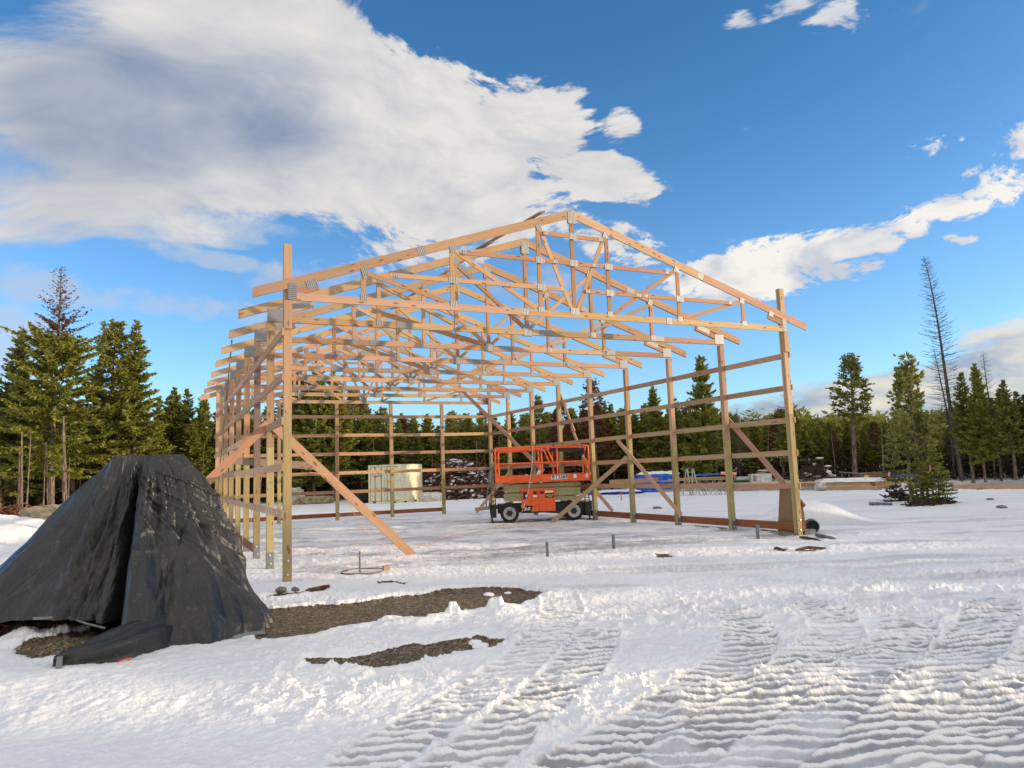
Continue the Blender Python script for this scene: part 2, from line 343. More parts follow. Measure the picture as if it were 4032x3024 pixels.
    def build(s, name, mats, parent=None, origin=None, merge=False):
        me = bpy.data.meshes.new(name)
        o = Vector(origin) if origin is not None else Vector((0, 0, 0))
        me.from_pydata([(p[0]-o.x, p[1]-o.y, p[2]-o.z) for p in s.v], [], s.f)
        uvl = me.uv_layers.new(name='UVMap'); uvl.data.foreach_set('uv', np.array(s.uv, dtype=np.float32).ravel())
        me.polygons.foreach_set('material_index', s.mi); me.polygons.foreach_set('use_smooth', s.sm)
        at = me.attributes.new('seed', 'FLOAT', 'FACE'); at.data.foreach_set('value', s.seed)
        if not isinstance(mats, (list, tuple)): mats = [mats]
        for q in mats: me.materials.append(q)
        if merge:
            bm = bmesh.new(); bm.from_mesh(me); bmesh.ops.remove_doubles(bm, verts=bm.verts, dist=1e-4); bm.to_mesh(me); bm.free()
        me.update(); ob = bpy.data.objects.new(name, me); COL.objects.link(ob)
        if parent is not None:
            ob.parent = parent
        if origin is not None: ob.location = o
        return ob
def np_mesh(name, V, Fq, mats, seed=None, smooth=False, parent=None, nside=4):
    me = bpy.data.meshes.new(name); V = np.asarray(V, dtype=np.float32); Fq = np.asarray(Fq, dtype=np.int32)
    me.vertices.add(len(V)); me.vertices.foreach_set('co', V.ravel())
    me.loops.add(Fq.size); me.loops.foreach_set('vertex_index', Fq.ravel())
    me.polygons.add(len(Fq)); me.polygons.foreach_set('loop_start', np.arange(0, Fq.size, nside, dtype=np.int32))
    me.polygons.foreach_set('use_smooth', np.full(len(Fq), smooth))
    me.update(calc_edges=True)
    if seed is not None:
        at = me.attributes.new('seed', 'FLOAT', 'FACE'); at.data.foreach_set('value', np.asarray(seed, dtype=np.float32))
    me.materials.append(mats); ob = bpy.data.objects.new(name, me); COL.objects.link(ob)
    if parent: ob.parent = parent
    return ob
def tag(o, label=None, cat=None, group=None, kind=None):
    if label: o['label'] = label
    if cat: o['category'] = cat
    if group: o['group'] = group
    if kind: o['kind'] = kind
    return o
def empty(name, loc=(0, 0, 0), rz=0., label=None, cat=None, group=None):
    o = bpy.data.objects.new(name, None); o.empty_display_size = .2; COL.objects.link(o); o.location = loc; o.rotation_euler = (0, 0, rz)
    return tag(o, label, cat, group)
def text_part(name, body, size, M, material, parent, align='CENTER', shear=0., thick=.002, bold=0.):
    cu = bpy.data.curves.new(name, 'FONT'); cu.body = body; cu.size = size; cu.align_x = align; cu.align_y = 'CENTER'; cu.extrude = thick; cu.shear = shear; cu.offset = bold
    tmp = bpy.data.objects.new(name, cu); COL.objects.link(tmp); bpy.context.view_layer.update()
    me = bpy.data.meshes.new_from_object(tmp.evaluated_get(bpy.context.evaluated_depsgraph_get()))
    bpy.data.objects.remove(tmp); bpy.data.curves.remove(cu)
    me.materials.clear(); me.materials.append(material); me.transform(M)
    ob = bpy.data.objects.new(name, me); COL.objects.link(ob); ob.parent = parent; return ob

# ------------------------------------------------------------------ numpy noise
def vnoise(x, y, seed=0):
    xi = np.floor(x).astype(np.int64); yi = np.floor(y).astype(np.int64); fx = x-xi; fy = y-yi
    fx = fx*fx*(3-2*fx); fy = fy*fy*(3-2*fy)
    def h(a, b):
        n = (a*374761393+b*668265263+seed*1274126177) & 0xffffffff
        n = ((n ^ (n >> 13))*1274126177) & 0xffffffff
        return ((n ^ (n >> 16)) & 0xffff)/65535.
    return (h(xi, yi)*(1-fx)+h(xi+1, yi)*fx)*(1-fy)+(h(xi, yi+1)*(1-fx)+h(xi+1, yi+1)*fx)*fy
def fbm(x, y, sc, oc=4, seed=0, g=.5):
    a = 1.; t = 0.; s = np.zeros_like(x)
    for i in range(oc):
        s += a*vnoise(x/sc*(2**i)+17.3*i, y/sc*(2**i)+5.1*i, seed+i); t += a; a *= g
    return s/t
def sstep(x, a, b):
    t = np.clip((x-a)/(b-a), 0, 1); return t*t*(3-2*t)
def poly_sd(x, y, P):
    """signed distance, positive inside"""
    d2 = np.full(x.shape, 1e9); ins = np.zeros(x.shape, bool)
    for i in range(len(P)):
        ax, ay = P[i]; bx, by = P[(i+1) % len(P)]; ex, ey = bx-ax, by-ay
        t = np.clip(((x-ax)*ex+(y-ay)*ey)/(ex*ex+ey*ey+1e-12), 0, 1)
        d2 = np.minimum(d2, (x-ax-t*ex)**2+(y-ay-t*ey)**2)
        c = ((ay > y) != (by > y)) & (x < (bx-ax)*(y-ay)/((by-ay) if by != ay else 1e-9)+ax); ins ^= c
    return np.where(ins, 1, -1)*np.sqrt(d2)
def line_sd(x, y, P):
    """distance across (signed) and along a polyline"""
    best = np.full(x.shape, 1e9); along = np.zeros(x.shape); side = np.zeros(x.shape); L = 0.
    for i in range(len(P)-1):
        ax, ay = P[i]; bx, by = P[i+1]; ex, ey = bx-ax, by-ay; ln = math.hypot(ex, ey)
        t = np.clip(((x-ax)*ex+(y-ay)*ey)/(ln*ln), 0, 1); dx = x-ax-t*ex; dy = y-ay-t*ey
        d = np.hypot(dx, dy); s = np.sign(ex*dy-ey*dx); m_ = d < best
        best = np.where(m_, d, best); along = np.where(m_, L+t*ln, along); side = np.where(m_, s, side); L += ln
    return best*side, along
def catmull(P, n=8):
    P = [np.array(p, float) for p in P]; Q = [P[0]*2-P[1]]+P+[P[-1]*2-P[-2]]; out = []
    for i in range(1, len(Q)-2):
        for k in range(n):
            t = k/n; a, b, c, d = Q[i-1:i+3]
            out.append(.5*((2*b)+(-a+c)*t+(2*a-5*b+4*c-d)*t*t+(-a+3*b-3*c+d)*t**3))
    out.append(P[-1]); return out
# ------------------------------------------------------------------ ground
def gpx(pts, ox=0, oy=0, k=1.):                 # reads ground positions off the photograph
    return [tuple(atz(ox+u*k, oy+v*k)[:2]) for u, v in pts]
k3 = 1200/2212
BARE = [
 gpx([(60, 655), (120, 650), (450, 625), (760, 600), (950, 570), (1200, 540), (1380, 512), (1640, 490), (1900, 495), (2000, 530), (2110, 545), (2040, 562), (1900, 590), (1890, 615), (1650, 640), (1480, 650), (1200, 715), (1050, 700), (860, 720), (700, 765), (560, 790), (430, 825), (60, 845)], 1000, 2050, k3),
 gpx([(450, 1010), (720, 990), (960, 935), (1180, 885), (1400, 880), (1640, 858), (1800, 862), (1650, 905), (1430, 945), (1200, 990), (1060, 1025), (830, 1035), (600, 1020)], 1000, 2050, k3),
 gpx([(820, 440), (1000, 432), (1130, 445), (1100, 462), (900, 465)], 1000, 2050, k3),
 gpx([(90, 540), (230, 525), (330, 520), (520, 495), (530, 508), (300, 545), (110, 560)], 1000, 2050, k3),
 gpx([(50, 2560), (200, 2520), (560, 2450), (640, 2420), (640, 2560), (250, 2600), (90, 2590)]),
 gpx([(-60, 2500), (0, 2440), (230, 2400), (520, 2380), (600, 2460), (300, 2480), (0, 2520)]),
 gpx([(1120, 900), (1500, 935), (1530, 985), (1250, 965)], 2950, 1950, 400/2212),
 gpx([(1030, 1175), (1300, 1155), (1660, 1135), (1640, 1160), (1400, 1200), (1050, 1195)], 2950, 1950, 400/2212),
 gpx([(560, 1170), (740, 1150), (790, 1185), (660, 1195)], 2950, 1950, 400/2212),
 gpx([(2580, 2180), (2640, 2178), (2645, 2192), (2590, 2193)]),
]
kt = (4032-1200)/2212
def tpx(pts): return catmull(gpx(pts, 1200, 2150, kt), 6)
TRACKS = [  # (centre line, width, depth)
 (tpx([(-60, 860), (150, 700), (380, 540), (600, 400), (740, 290), (790, 200), (770, 130)]), .50, .8),
 (tpx([(200, 880), (480, 680), (690, 500), (830, 380), (890, 290), (880, 210)]), .50, .9),
 (tpx([(620, 860), (880, 660), (1090, 520), (1270, 400), (1370, 310), (1340, 230), (1220, 165)]), .52, 1.05),
 (tpx([(880, 880), (1150, 660), (1370, 500), (1530, 380), (1630, 270), (1590, 200), (1440, 140)]), .52, 1.05),
 (tpx([(1180, 880), (1430, 660), (1620, 500), (1760, 370), (1850, 270), (1840, 200)]), .52, 1.),
 (tpx([(1520, 880), (1730, 660), (1890, 490), (2010, 360), (2090, 260), (2110, 190), (2050, 130)]), .55, 1.05),
 (tpx([(1800, 880), (2000, 680), (2140, 500), (2260, 370), (2330, 270), (2340, 200)]), .55, 1.),
 (tpx([(2100, 900), (2290, 680), (2430, 500), (2550, 370), (2620, 270)]), .55, .9),
 (tpx([(1500, 60), (1800, 90), (2100, 110), (2400, 110)]), .5, .45),
 (tpx([(1380, 95), (1700, 140), (2000, 160), (2350, 150)]), .5, .45),
 (tpx([(330, 200), (420, 230), (520, 215), (560, 195)]), .34, .4),
]
CLODS = [(aty(1000+1440*k3, 2050+640*k3, 0), .0)]
def terrain(x, y):
    r = np.hypot(x-CX, y-CY); az = np.arctan2(y-CY, x-CX)
    rise = np.interp(az, [0.2, .5, .8, 1.0, 1.3, 1.7, 2.2], [.65, .65, 1.05, 1.0, .45, .40, .40])
    return rise*sstep(r, 57.5, 67)+sstep(r, 75, 140)*1.5
def ground_h(x, y, full=True):
    h = terrain(x, y)
    r = np.hypot(x-CX, y-CY)
    h = h+(fbm(x, y, 3.0, 4, 3)-.5)*.10*sstep(r, 0, 10)+(fbm(x, y, .45, 4, 9)-.5)*.045
    ice = np.zeros_like(x); bare = np.zeros_like(x)
    # soft wind-packed snow texture
    h += np.maximum(fbm(x, y, .16, 3, 21)-.55, 0)*.05
    # worked area inside and before the frame: slushy ruts
    ins = sstep(x, -.4, .6)*sstep(-x, -13.2, -12.2)*sstep(y, -1.5, 1.5)*sstep(-y, -19.5, -18)
    ca, sa = .918, -.397
    u = x*ca+y*sa; v = -x*sa+y*ca
    rut = fbm(u/3.2, v, .55, 4, 31); ru2 = fbm(u/2.2, v, .22, 3, 37)
    h += ins*((rut-.5)*.13+(ru2-.5)*.07-.01)
    ice += ins*(.08+sstep(.55-rut, 0, .14)*.5*sstep(ru2, .3, .6))
    rg = sstep(x, -1, 3)*sstep(-y, -2, 6)
    band = sstep(x, 1, 5)*sstep(r, 8, 12)*sstep(-r, -32, -24); sl_ = fbm(u/5.0, v, .8, 4, 47); ice += band*sstep(sl_, .52, .66)*.38
    rut2 = fbm(u/2.0, v, .5, 4, 41)
    h += rg*(rut2-.5)*.07
    # tracks
    tr_cover = np.zeros_like(x); best = np.full(x.shape, 9.)
    near = r < 34
    xs = x[near]; ys = y[near]; hs = np.zeros_like(xs); cs = np.zeros_like(xs); ic = np.zeros_like(xs)
    wob = (fbm(xs, ys, .8, 3, 51)-.5)
    for i, (P, wd, dp) in enumerate(TRACKS):
        d, s = line_sd(xs, ys, P); a = np.abs(d)/(wd/2); Lt = sum(math.hypot(P[k_+1][0]-P[k_][0], P[k_+1][1]-P[k_][1]) for k_ in range(len(P)-1)); m_ = sstep(1.12-a+.25*(fbm(xs, ys, .25, 3, 55)-.5), 0, .22)*sstep(Lt-s+.8*wob, 0.05, 1.6)
        an = math.radians(64.8+(-7, 5, -3, 8, -6, 3, -2, 6, 40, -30, 0)[i]); per = .150+.012*(i % 3)
        ph = (xs*math.cos(an)+ys*math.sin(an)+wob*.10+.03*np.sin(d*9+i)+(fbm(xs, ys, .28, 3, 57)-.5)*.07)/per+i*.37
        saw = ph-np.floor(ph)
        brk = fbm(xs, ys, .22, 4, 61+i, .62); lug = np.exp(-((saw-.5)/np.maximum(np.where(saw < .5, .16, .10), 1.1*np.minimum(.6*(xs-CX)**2/1330+.6*(ys-CY)**2/1330, .1)/per))**2)*(.25+1.15*brk)
        gap = sstep(np.abs(d), .01, .05)*.2+.8
        keep = sstep(fbm(xs, ys, .9, 3, 71+i), .22, .45)
        hh = -.018*dp+.040*dp*lug*gap*(.35+.65*keep)
        berm = np.exp(-((a-1.12)/.14)**2)*(.004+.05*np.maximum(fbm(xs, ys, .13, 4, 81+i, .6)-.48, 0)*2)*dp
        hs = np.where(m_ > .5, np.minimum(hs, 0)*.3, hs)
        hs = hs*(1-m_)+hh*m_+berm*(1-m_)*(cs < .5)
        rn_ = np.hypot(xs-CX, ys-CY)
        ic = ic*(1-m_)+m_*dp*sstep(.40-lug, 0, .30)*(.35+.65*keep)*(.55+.9*fbm(xs, ys, .9, 2, 75+i))
        ic = np.maximum(ic, m_*dp*.42*sstep(rn_, 8.5, 13)*(.3+.9*fbm(xs*.918-ys*.397, (xs*.397+ys*.918)*6, .8, 3, 79)))
        cs = np.maximum(cs, m_)
    lump = np.maximum(fbm(xs, ys, .20, 4, 91)-.52, 0)
    hs += lump*.13*sstep(cs, .0, .5)*sstep(fbm(xs, ys, 1.1, 2, 93), .4, .7)*.8
    hs += (fbm(xs, ys, .06, 4, 95, .65)-.5)*.022
    # churned loose snow between the tracks in the foreground
    ch = sstep(xs, -2.2, -.6)*sstep(-ys, 4.5, 6.5)
    hs += ch*np.maximum(fbm(xs, ys, .17, 5, 97, .62)-.50, 0)*.24*(1-.6*cs)*sstep(fbm(xs, ys, .9, 2, 98), .3, .6)
    h[near] += hs; ice[near] = np.maximum(ice[near], ic)
    # bare gravel
    for i, P in enumerate(BARE):
        mx = max(p[0] for p in P)+2; mn = min(p[0] for p in P)-2; my = max(p[1] for p in P)+2; ny = min(p[1] for p in P)-2
        b = (x > mn) & (x < mx) & (y > ny) & (y < my)
        if not b.any(): continue
        sd = poly_sd(x[b], y[b], P)+(fbm(x[b], y[b], .30, 5, 101+i, .62)-.5)*.34
        sd = sd+(.10 if i < 2 else 0); msk = sstep(sd, -.035, .045); bare[b] = np.maximum(bare[b], msk)
        lip = .006+.06*np.maximum(fbm(x[b], y[b], .5, 3, 121+i)-.42, 0)
        big = .45 if i < 2 else .35
        hb = h[b]*(1-.75*msk)-.035*msk+big*lip*np.exp(-((sd+.10)/.12)**2)*3*(1-msk)
        h[b] = hb
    # shovelled ridge between the two gravel strips, with standing clods
    RIDGE = gpx([(620, 760), (1050, 690), (1200, 740), (1180, 860), (960, 900), (650, 940), (380, 880)], 1000, 2050, k3)
    for P, hh, sd_ in ((RIDGE, .075, 131), (gpx([(1260, 860), (1500, 760), (1620, 700), (1700, 610), (1950, 640), (2050, 760), (1800, 850), (1450, 880)], 1000, 2050, k3), .075, 141),
                       (gpx([(0, 2480), (0, 2540), (180, 2560), (330, 2540), (400, 2500), (300, 2450), (150, 2440)]), .22, 151)):
        b = (np.abs(x-P[0][0]) < 6) & (np.abs(y-P[0][1]) < 6)
        sd = poly_sd(x[b], y[b], P); n_ = fbm(x[b], y[b], .30, 5, sd_, .55)
        h[b] += hh*sstep(sd, -.25, .35)*(.25+1.5*np.maximum(n_-.32, 0))
    for (u_, v_, rr, hh) in ((1440, 655, .09, .15), (1755, 622, .12, .13), (2640/1, 0, 0, 0)):
        if rr == 0: continue
        cx_, cy_ = gpx([(u_, v_+25)], 1000, 2050, k3)[0]
        d = np.hypot(x-cx_, y-cy_); b = d < .6
        h[b] += hh*.8*sstep(rr*1.3-d[b]-(fbm(x[b], y[b], .09, 4, 161, .6)-.5)*.14, 0, rr*.7)*(.7+.6*fbm(x[b], y[b], .07, 3, 163))
    # snow heaps
    for (cx_, cy_, rx, ry, hh, sd_) in ((14.9, 2.7, 1.45, 1.0, .56, 171), (15.9, 2.4, 1.0, .8, .20, 172), (-7.8, 17.0, 3.6, 3.0, .95, 173), (-11.5, 15.5, 3.0, 3.0, .45, 174),
                                    (-5.0, 21.5, 3.2, 2.6, .55, 175), (31, 42.5, 3.5, 2.5, .9, 176), (52, 44, 6, 3.5, 1.25, 177), (45, 40, 4.5, 2.5, .8, 178), (57, 43, 3, 2, .9, 179), (60, 30, 22, 3.5, .55, 180)):
        e = ((x-cx_)/rx)**2+((y-cy_)/ry)**2; b = e < 6
        h[b] += hh*np.exp(-e[b]*1.1)*(.78+.44*fbm(x[b], y[b], 1.0, 3, sd_))
    # packed drive beyond the right wall
    return h, np.clip(ice, 0, 1), np.clip(bare, 0, 1)
def gz(x, y):
    return float(ground_h(np.array([float(x)]), np.array([float(y)]))[0][0])

def build_ground():
    va = math.atan2(CF.y, CF.x)
    fine = np.linspace(va-math.radians(40), va+math.radians(40), 1650)
    rest = np.linspace(va+math.radians(40), va-math.radians(40)+2*math.pi, 220)[1:-1]
    ang = np.concatenate([fine, rest]); na = len(ang)
    rs = [.6, 1.4, 2.2, 2.9, 3.3]
    while rs[-1] < 1500:
        r = rs[-1]
        if r < 35: st = min(max((.5 if r < 9 else .5+.3*min(1, (r-9)/3))*r*r/1330, .011), .095)
        elif r < 150: st = .0045*r
        else: st = .12*r
        rs.append(r+st)
    rs = np.array(rs); nr = len(rs)
    A, R_ = np.meshgrid(ang, rs); x = (CX+R_*np.cos(A)).ravel(); y = (CY+R_*np.sin(A)).ravel()
    h, ice, bare = ground_h(x, y)
    V = np.stack([x, y, h], 1); V = np.concatenate([V, [[CX, CY, gz(CX, CY)]]])
    i = np.arange(nr-1)[:, None]*na; j = np.arange(na)[None, :]; j2 = (j+1) % na
    F_ = np.stack([i+j, i+na+j, i+na+j2, i+j2], -1).reshape(-1, 4)
    ob = np_mesh('ground', V, F_, M_SNOW, smooth=True)
    # close the small hole under the camera
    me = ob.data
    for nm, arr in (('ice', ice), ('bare', bare)):
        a = me.attributes.new(nm, 'FLOAT', 'POINT'); a.data.foreach_set('value', np.append(arr, 0).astype(np.float32))
    tag(ob, kind='structure'); print('ground verts', len(V))
build_ground()

# ================================================================== pole barn frame
WB = 12.19
YP = [0.0, 2.36, 4.76, 7.16, 9.57, 11.97, 14.37, 16.77, 18.90]
rb = random.Random(11)
barn = empty('barn_frame', (0, 0, 0), 0, 'large open timber barn frame with posts, girts and gabled roof trusses on snow', 'building frame')
def mk_post(x, y, top, spl=None, bracket=True, mats=None, axis='x'):
    """three-ply post: treated lower half, untreated upper half"""
    mb = MB(); spl = spl or rb.uniform(2.2, 3.0)
    for k in (-1, 0, 1):
        z0 = -.12; zs = spl+(0.35*k if k else .7)*(1 if rb.random() < .5 else -1)*.6
        yy = y+k*.0455; xx = x+rb.uniform(-.002, .002)
        up = (1, 0, 0)
        mb.board((xx, yy, z0), (xx, yy, zs), .142, .0445, up, 0); mb.board((xx+.001, yy, zs+.002), (xx+.001, yy, top-(.004 if k else 0)), .141, .0443, up, 1)
    o = mb.build('post', mats or [M_TREAT, M_WOOD], barn, origin=(x, y, 0))
    b = MB()
    if bracket:
        b.box((x+.001, y-.0725, .10), (.140, .006, .46)); b.box((x-.001, y+.0725, .10), (.140, .006, .46)); b.box((x, y, -.128), (.13, .15, .008))
        br = b.build('post_bracket', M_BRK, o); br.location = (-x, -y, 0)
    for dx, z in ((.012, .10), (-.008, .27)) if bracket else ((.0, .13), (.008, .37)):
        c = MB(); c.lathe((x+dx, y, z), (0, -1, 0), [(-.10, 0), (-.098, .011), (-.086, .011), (-.084, .02), (-.072, .02), (-.07, .008), (.07, .008), (.072, .02), (.084, .02), (.086, .011), (.098, .011), (.10, 0)], 8)
        bo = c.build('bolt', M_BOLT, o); bo.location = (-x, -y, 0)
    return o
for i, y in enumerate(YP):
    last = i == 8
    mk_post(0, y, 6.15 if i == 0 else (5.13 if not last else 6.0), 3.2 if i == 0 else None, i != 0, [M_TREAT, M_GREYW] if i == 2 else ([M_TREAT, M_WOODR] if i in (3, 5, 8) else None))
    mk_post(WB, y, 6.20 if i == 0 else (5.13 if not last else 6.0), 3.2 if i == 0 else None, i != 0)
for k in range(1, 5):
    mk_post(WB*k/5, YP[8], 5.08, 2.2, False)
# --- girts (outside the posts) and skirt boards
GZ = [1.195, 2.02, 2.85, 3.665, 4.485]
def run_boards(axis, fix, a0, a1, z, w, t, name, m_, joints, ext=0.0, slope=0.):
    pts = [a0]+[j for j in joints if a0+.5 < j < a1-.5]+[a1]
    for p, q in zip(pts[:-1], pts[1:]):
        mb = MB(); dz = rb.uniform(-.008, .008); off = rb.uniform(-.002, .002)
        if axis == 'y': P, Q = (fix+off, p+.002, z+dz+slope*(p-a0)), (fix+off, q-.002, z-dz+slope*(q-a0))
        else: P, Q = (p+.002, fix+off, z+dz), (q-.002, fix+off, z-dz)
        mid = (Vector(P)+Vector(Q))/2
        mb.board(P, Q, w, t); mb.build(name, m_, barn, origin=mid)
for n, z in enumerate(GZ):
    j = [YP[2], YP[4], YP[6]] if n % 2 else [YP[1], YP[3], YP[5], YP[7]]
    mt = M_WOODR if n in (0, 4) else M_WOOD
    run_boards('y', WB+.092, -.09, YP[8]+.07, z, .14, .038, 'girt', mt, j)
    run_boards('y', -.092, -.09 if n < 3 else -.16, YP[8]+.07, z-.01*(n > 2)*2, .14, .038, 'girt', M_WOOD if n < 3 else M_WOODR, j)
    run_boards('x', YP[8]+.092, -.11, WB+.11, z, .14, .038, 'girt', M_WOODR, [WB*2/5, WB*4/5] if n % 2 else [WB*1/5, WB*3/5])
run_boards('y', WB+.093, -.08, YP[8]+.07, .197, .20, .038, 'skirt_board', M_SKIRT, [YP[2], YP[4], YP[6]])
run_boards('y', -.093, 4.67, YP[8]+.07, .25, .18, .038, 'skirt_board', M_SKIRT, [YP[4], YP[6]])
run_boards('x', YP[8]+.093, -.11, WB*4/5-.02, .215, .17, .038, 'skirt_board', M_SKIRT, [WB*2/5])
# --- trusses: local frame x across, z up, y = 0 at the truss centre plane
def chords(mb, tipL, tipR, peak, zb0, zb1, x0, x1, ys, th, dep=.19, wedge=None, bsplit=(), tsplit=()):
    for y in ys:
        for (a, b, sp) in ((tipL, peak, tsplit[0] if tsplit else None), (tipR, peak, tsplit[1] if tsplit else None)):
            a = Vector((a[0], y, a[1]-dep/2)); b = Vector((b[0], y, b[1]-dep/2)); dd = b-a
            t0 = (sp-a.x)/dd.x if sp is not None else None
            sg = 1 if dd.x > 0 else -1
            # plumb cut at both ends
            def seg(p, q, mi, seed):
                L = (q-p).length; w = dep/2
                V = [p+Vector((0, -th/2*sg, -w)), q+Vector((0, -th/2*sg, -w)), q+Vector((0, -th/2*sg, w)), p+Vector((0, -th/2*sg, w))]
                U = [v+Vector((0, th*sg, 0)) for v in V]; o1, o2 = rb.uniform(0, 50), rb.uniform(0, 50)
                uv = [(o1, o2), (o1+L, o2), (o1+L, o2+dep), (o1, o2+dep)]
                mb.quad(V, uv, mi, seed); mb.quad(U[::-1], uv[::-1], mi, seed)
                for (i, j) in ((0, 1), (1, 2), (2, 3), (3, 0)):
                    l = L if i in (0, 2) else dep
                    mb.quad([V[j], V[i], U[i], U[j]], [(o1+l, o2), (o1, o2), (o1, o2+th), (o1+l, o2+th)], mi, seed)
            if t0: seg(a, a+dd*t0, 1, rb.random()*.5); seg(a+dd*t0, b, 0, rb.random())
            else: seg(a, b, 0, rb.random())
        pts = [x0]+list(bsplit)+[x1]
        for p, q in zip(pts[:-1], pts[1:]): mb.board((p, y, zb0), (q, y, zb0), zb1, th, (0, 0, 1), rb.choice((0, 0, 1)))
SL = .3345
def plate_box(mb, x, z, w, h, y, rot=0., vert=True, th=.004):
    """thin ribbed plate lying in the truss plane; vert = ribs run vertically"""
    M = Matrix.Rotation(-rot, 3, 'Y')
    if not vert: M = M @ Matrix.Rotation(math.pi/2, 3, 'Y'); w, h = h, w
    mb.box((x, y, z), (w, th, h), M=M)
def truss_regular():
    mb = MB(); t = .037
    chords(mb, (-.65, 5.37), (12.84, 5.37), (6.095, 7.62), 5.215, .14, -.07, 12.26, (-.0205, .0205), t, bsplit=(2.95, 6.62, 10.0), tsplit=None)
    for sg, x0 in ((1, .26), (-1, 11.93)):     # wedges under the top chords
        for y in (-.0205, .0205):
            zt = 5.37+(x0+.65)*SL if sg > 0 else 5.37+(12.84-x0)*SL
            a = Vector((x0-sg*.20, y, zt-.295-.2*SL)); b = Vector((x0+sg*.62, y, zt-.295+.62*SL)); mb.board(a, b, .14, t, (0, 0, 1), 1)
    tr = mb.build('truss', [M_WOOD, M_WOODR], barn)
    XV = [2.35, 4.22, 6.095, 7.97, 9.84]
    for i, x in enumerate(XV):
        top = 5.37+(min(x, 12.19-x)+.65)*SL-.19
        w = MB(); w.board((x, 0, 5.29), (x, 0, top+.02), .089, .074, (1, 0, 0)); w.build('web', M_WOODR, tr)
    def hz(x): return 5.37+(min(x, 12.19-x)+.65)*SL-.20
    for a, b in ((0, 1), (1, 2), (4, 3), (3, 2)):
        sgn = 1 if b > a else -1
        w = MB(); w.board((XV[a]+sgn*.05, 0, hz(XV[a])-.03), (XV[b]-sgn*.08, 0, 5.33), .089, .070, (0, 0, 1)); w.build('web', M_WOOD, tr)
    def pl(x, z, w_, h_, r=0., name='connector_plate', m_=M_PLATE, e=1.):
        p = MB()
        plate_box(p, x, z, w_, h_, 0, r, th=.089*e)
        p.build(name, m_, tr)
    pl(6.095, 7.36, .20, .30); pl(6.095, 5.24, .24, .24)
    for x in XV:
        if abs(x-6.095) > .1: pl(x+(.03 if x < 6 else -.03), hz(x)+.03, .13, .15, math.atan(SL)*(1 if x < 6 else -1)); pl(x, 5.235, .14, .13)
    for x in (2.95, 6.62, 10.0): pl(x, 5.218, .40, .132, 0, 'splice_plate', M_GALV)
    for x in (.095, 12.095): pl(x, 5.295, .31, .27, 0, 'heel_plate', M_GALV, 1.06)
    for sg, x0 in ((1, .26), (-1, 11.93)):
        zt = 5.37+(min(x0, 12.19-x0)+.65)*SL
        pl(x0+sg*.36, zt-.295+.36*SL+.05, .42, .13, sg*math.atan(SL), 'splice_plate', M_GALV)
    for x in (3.0, 9.2): pl(x, 5.37+(min(x, 12.19-x)+.65)*SL-.1, .25, .13, (1 if x < 6 else -1)*math.atan(SL), 'splice_plate', M_GALV)
    return tr
def copy_tree(o, parent):
    c = o.copy(); COL.objects.link(c); c.parent = parent
    for ch in list(o.children): copy_tree(ch, c)
    return c
reg = truss_regular(); reg.location = (0, YP[1]-.045, 0)
for i in range(2, 8):
    c = copy_tree(reg, barn); c.location = (rb.uniform(-.015, .015), YP[i]-.045, rb.uniform(-.006, .006))
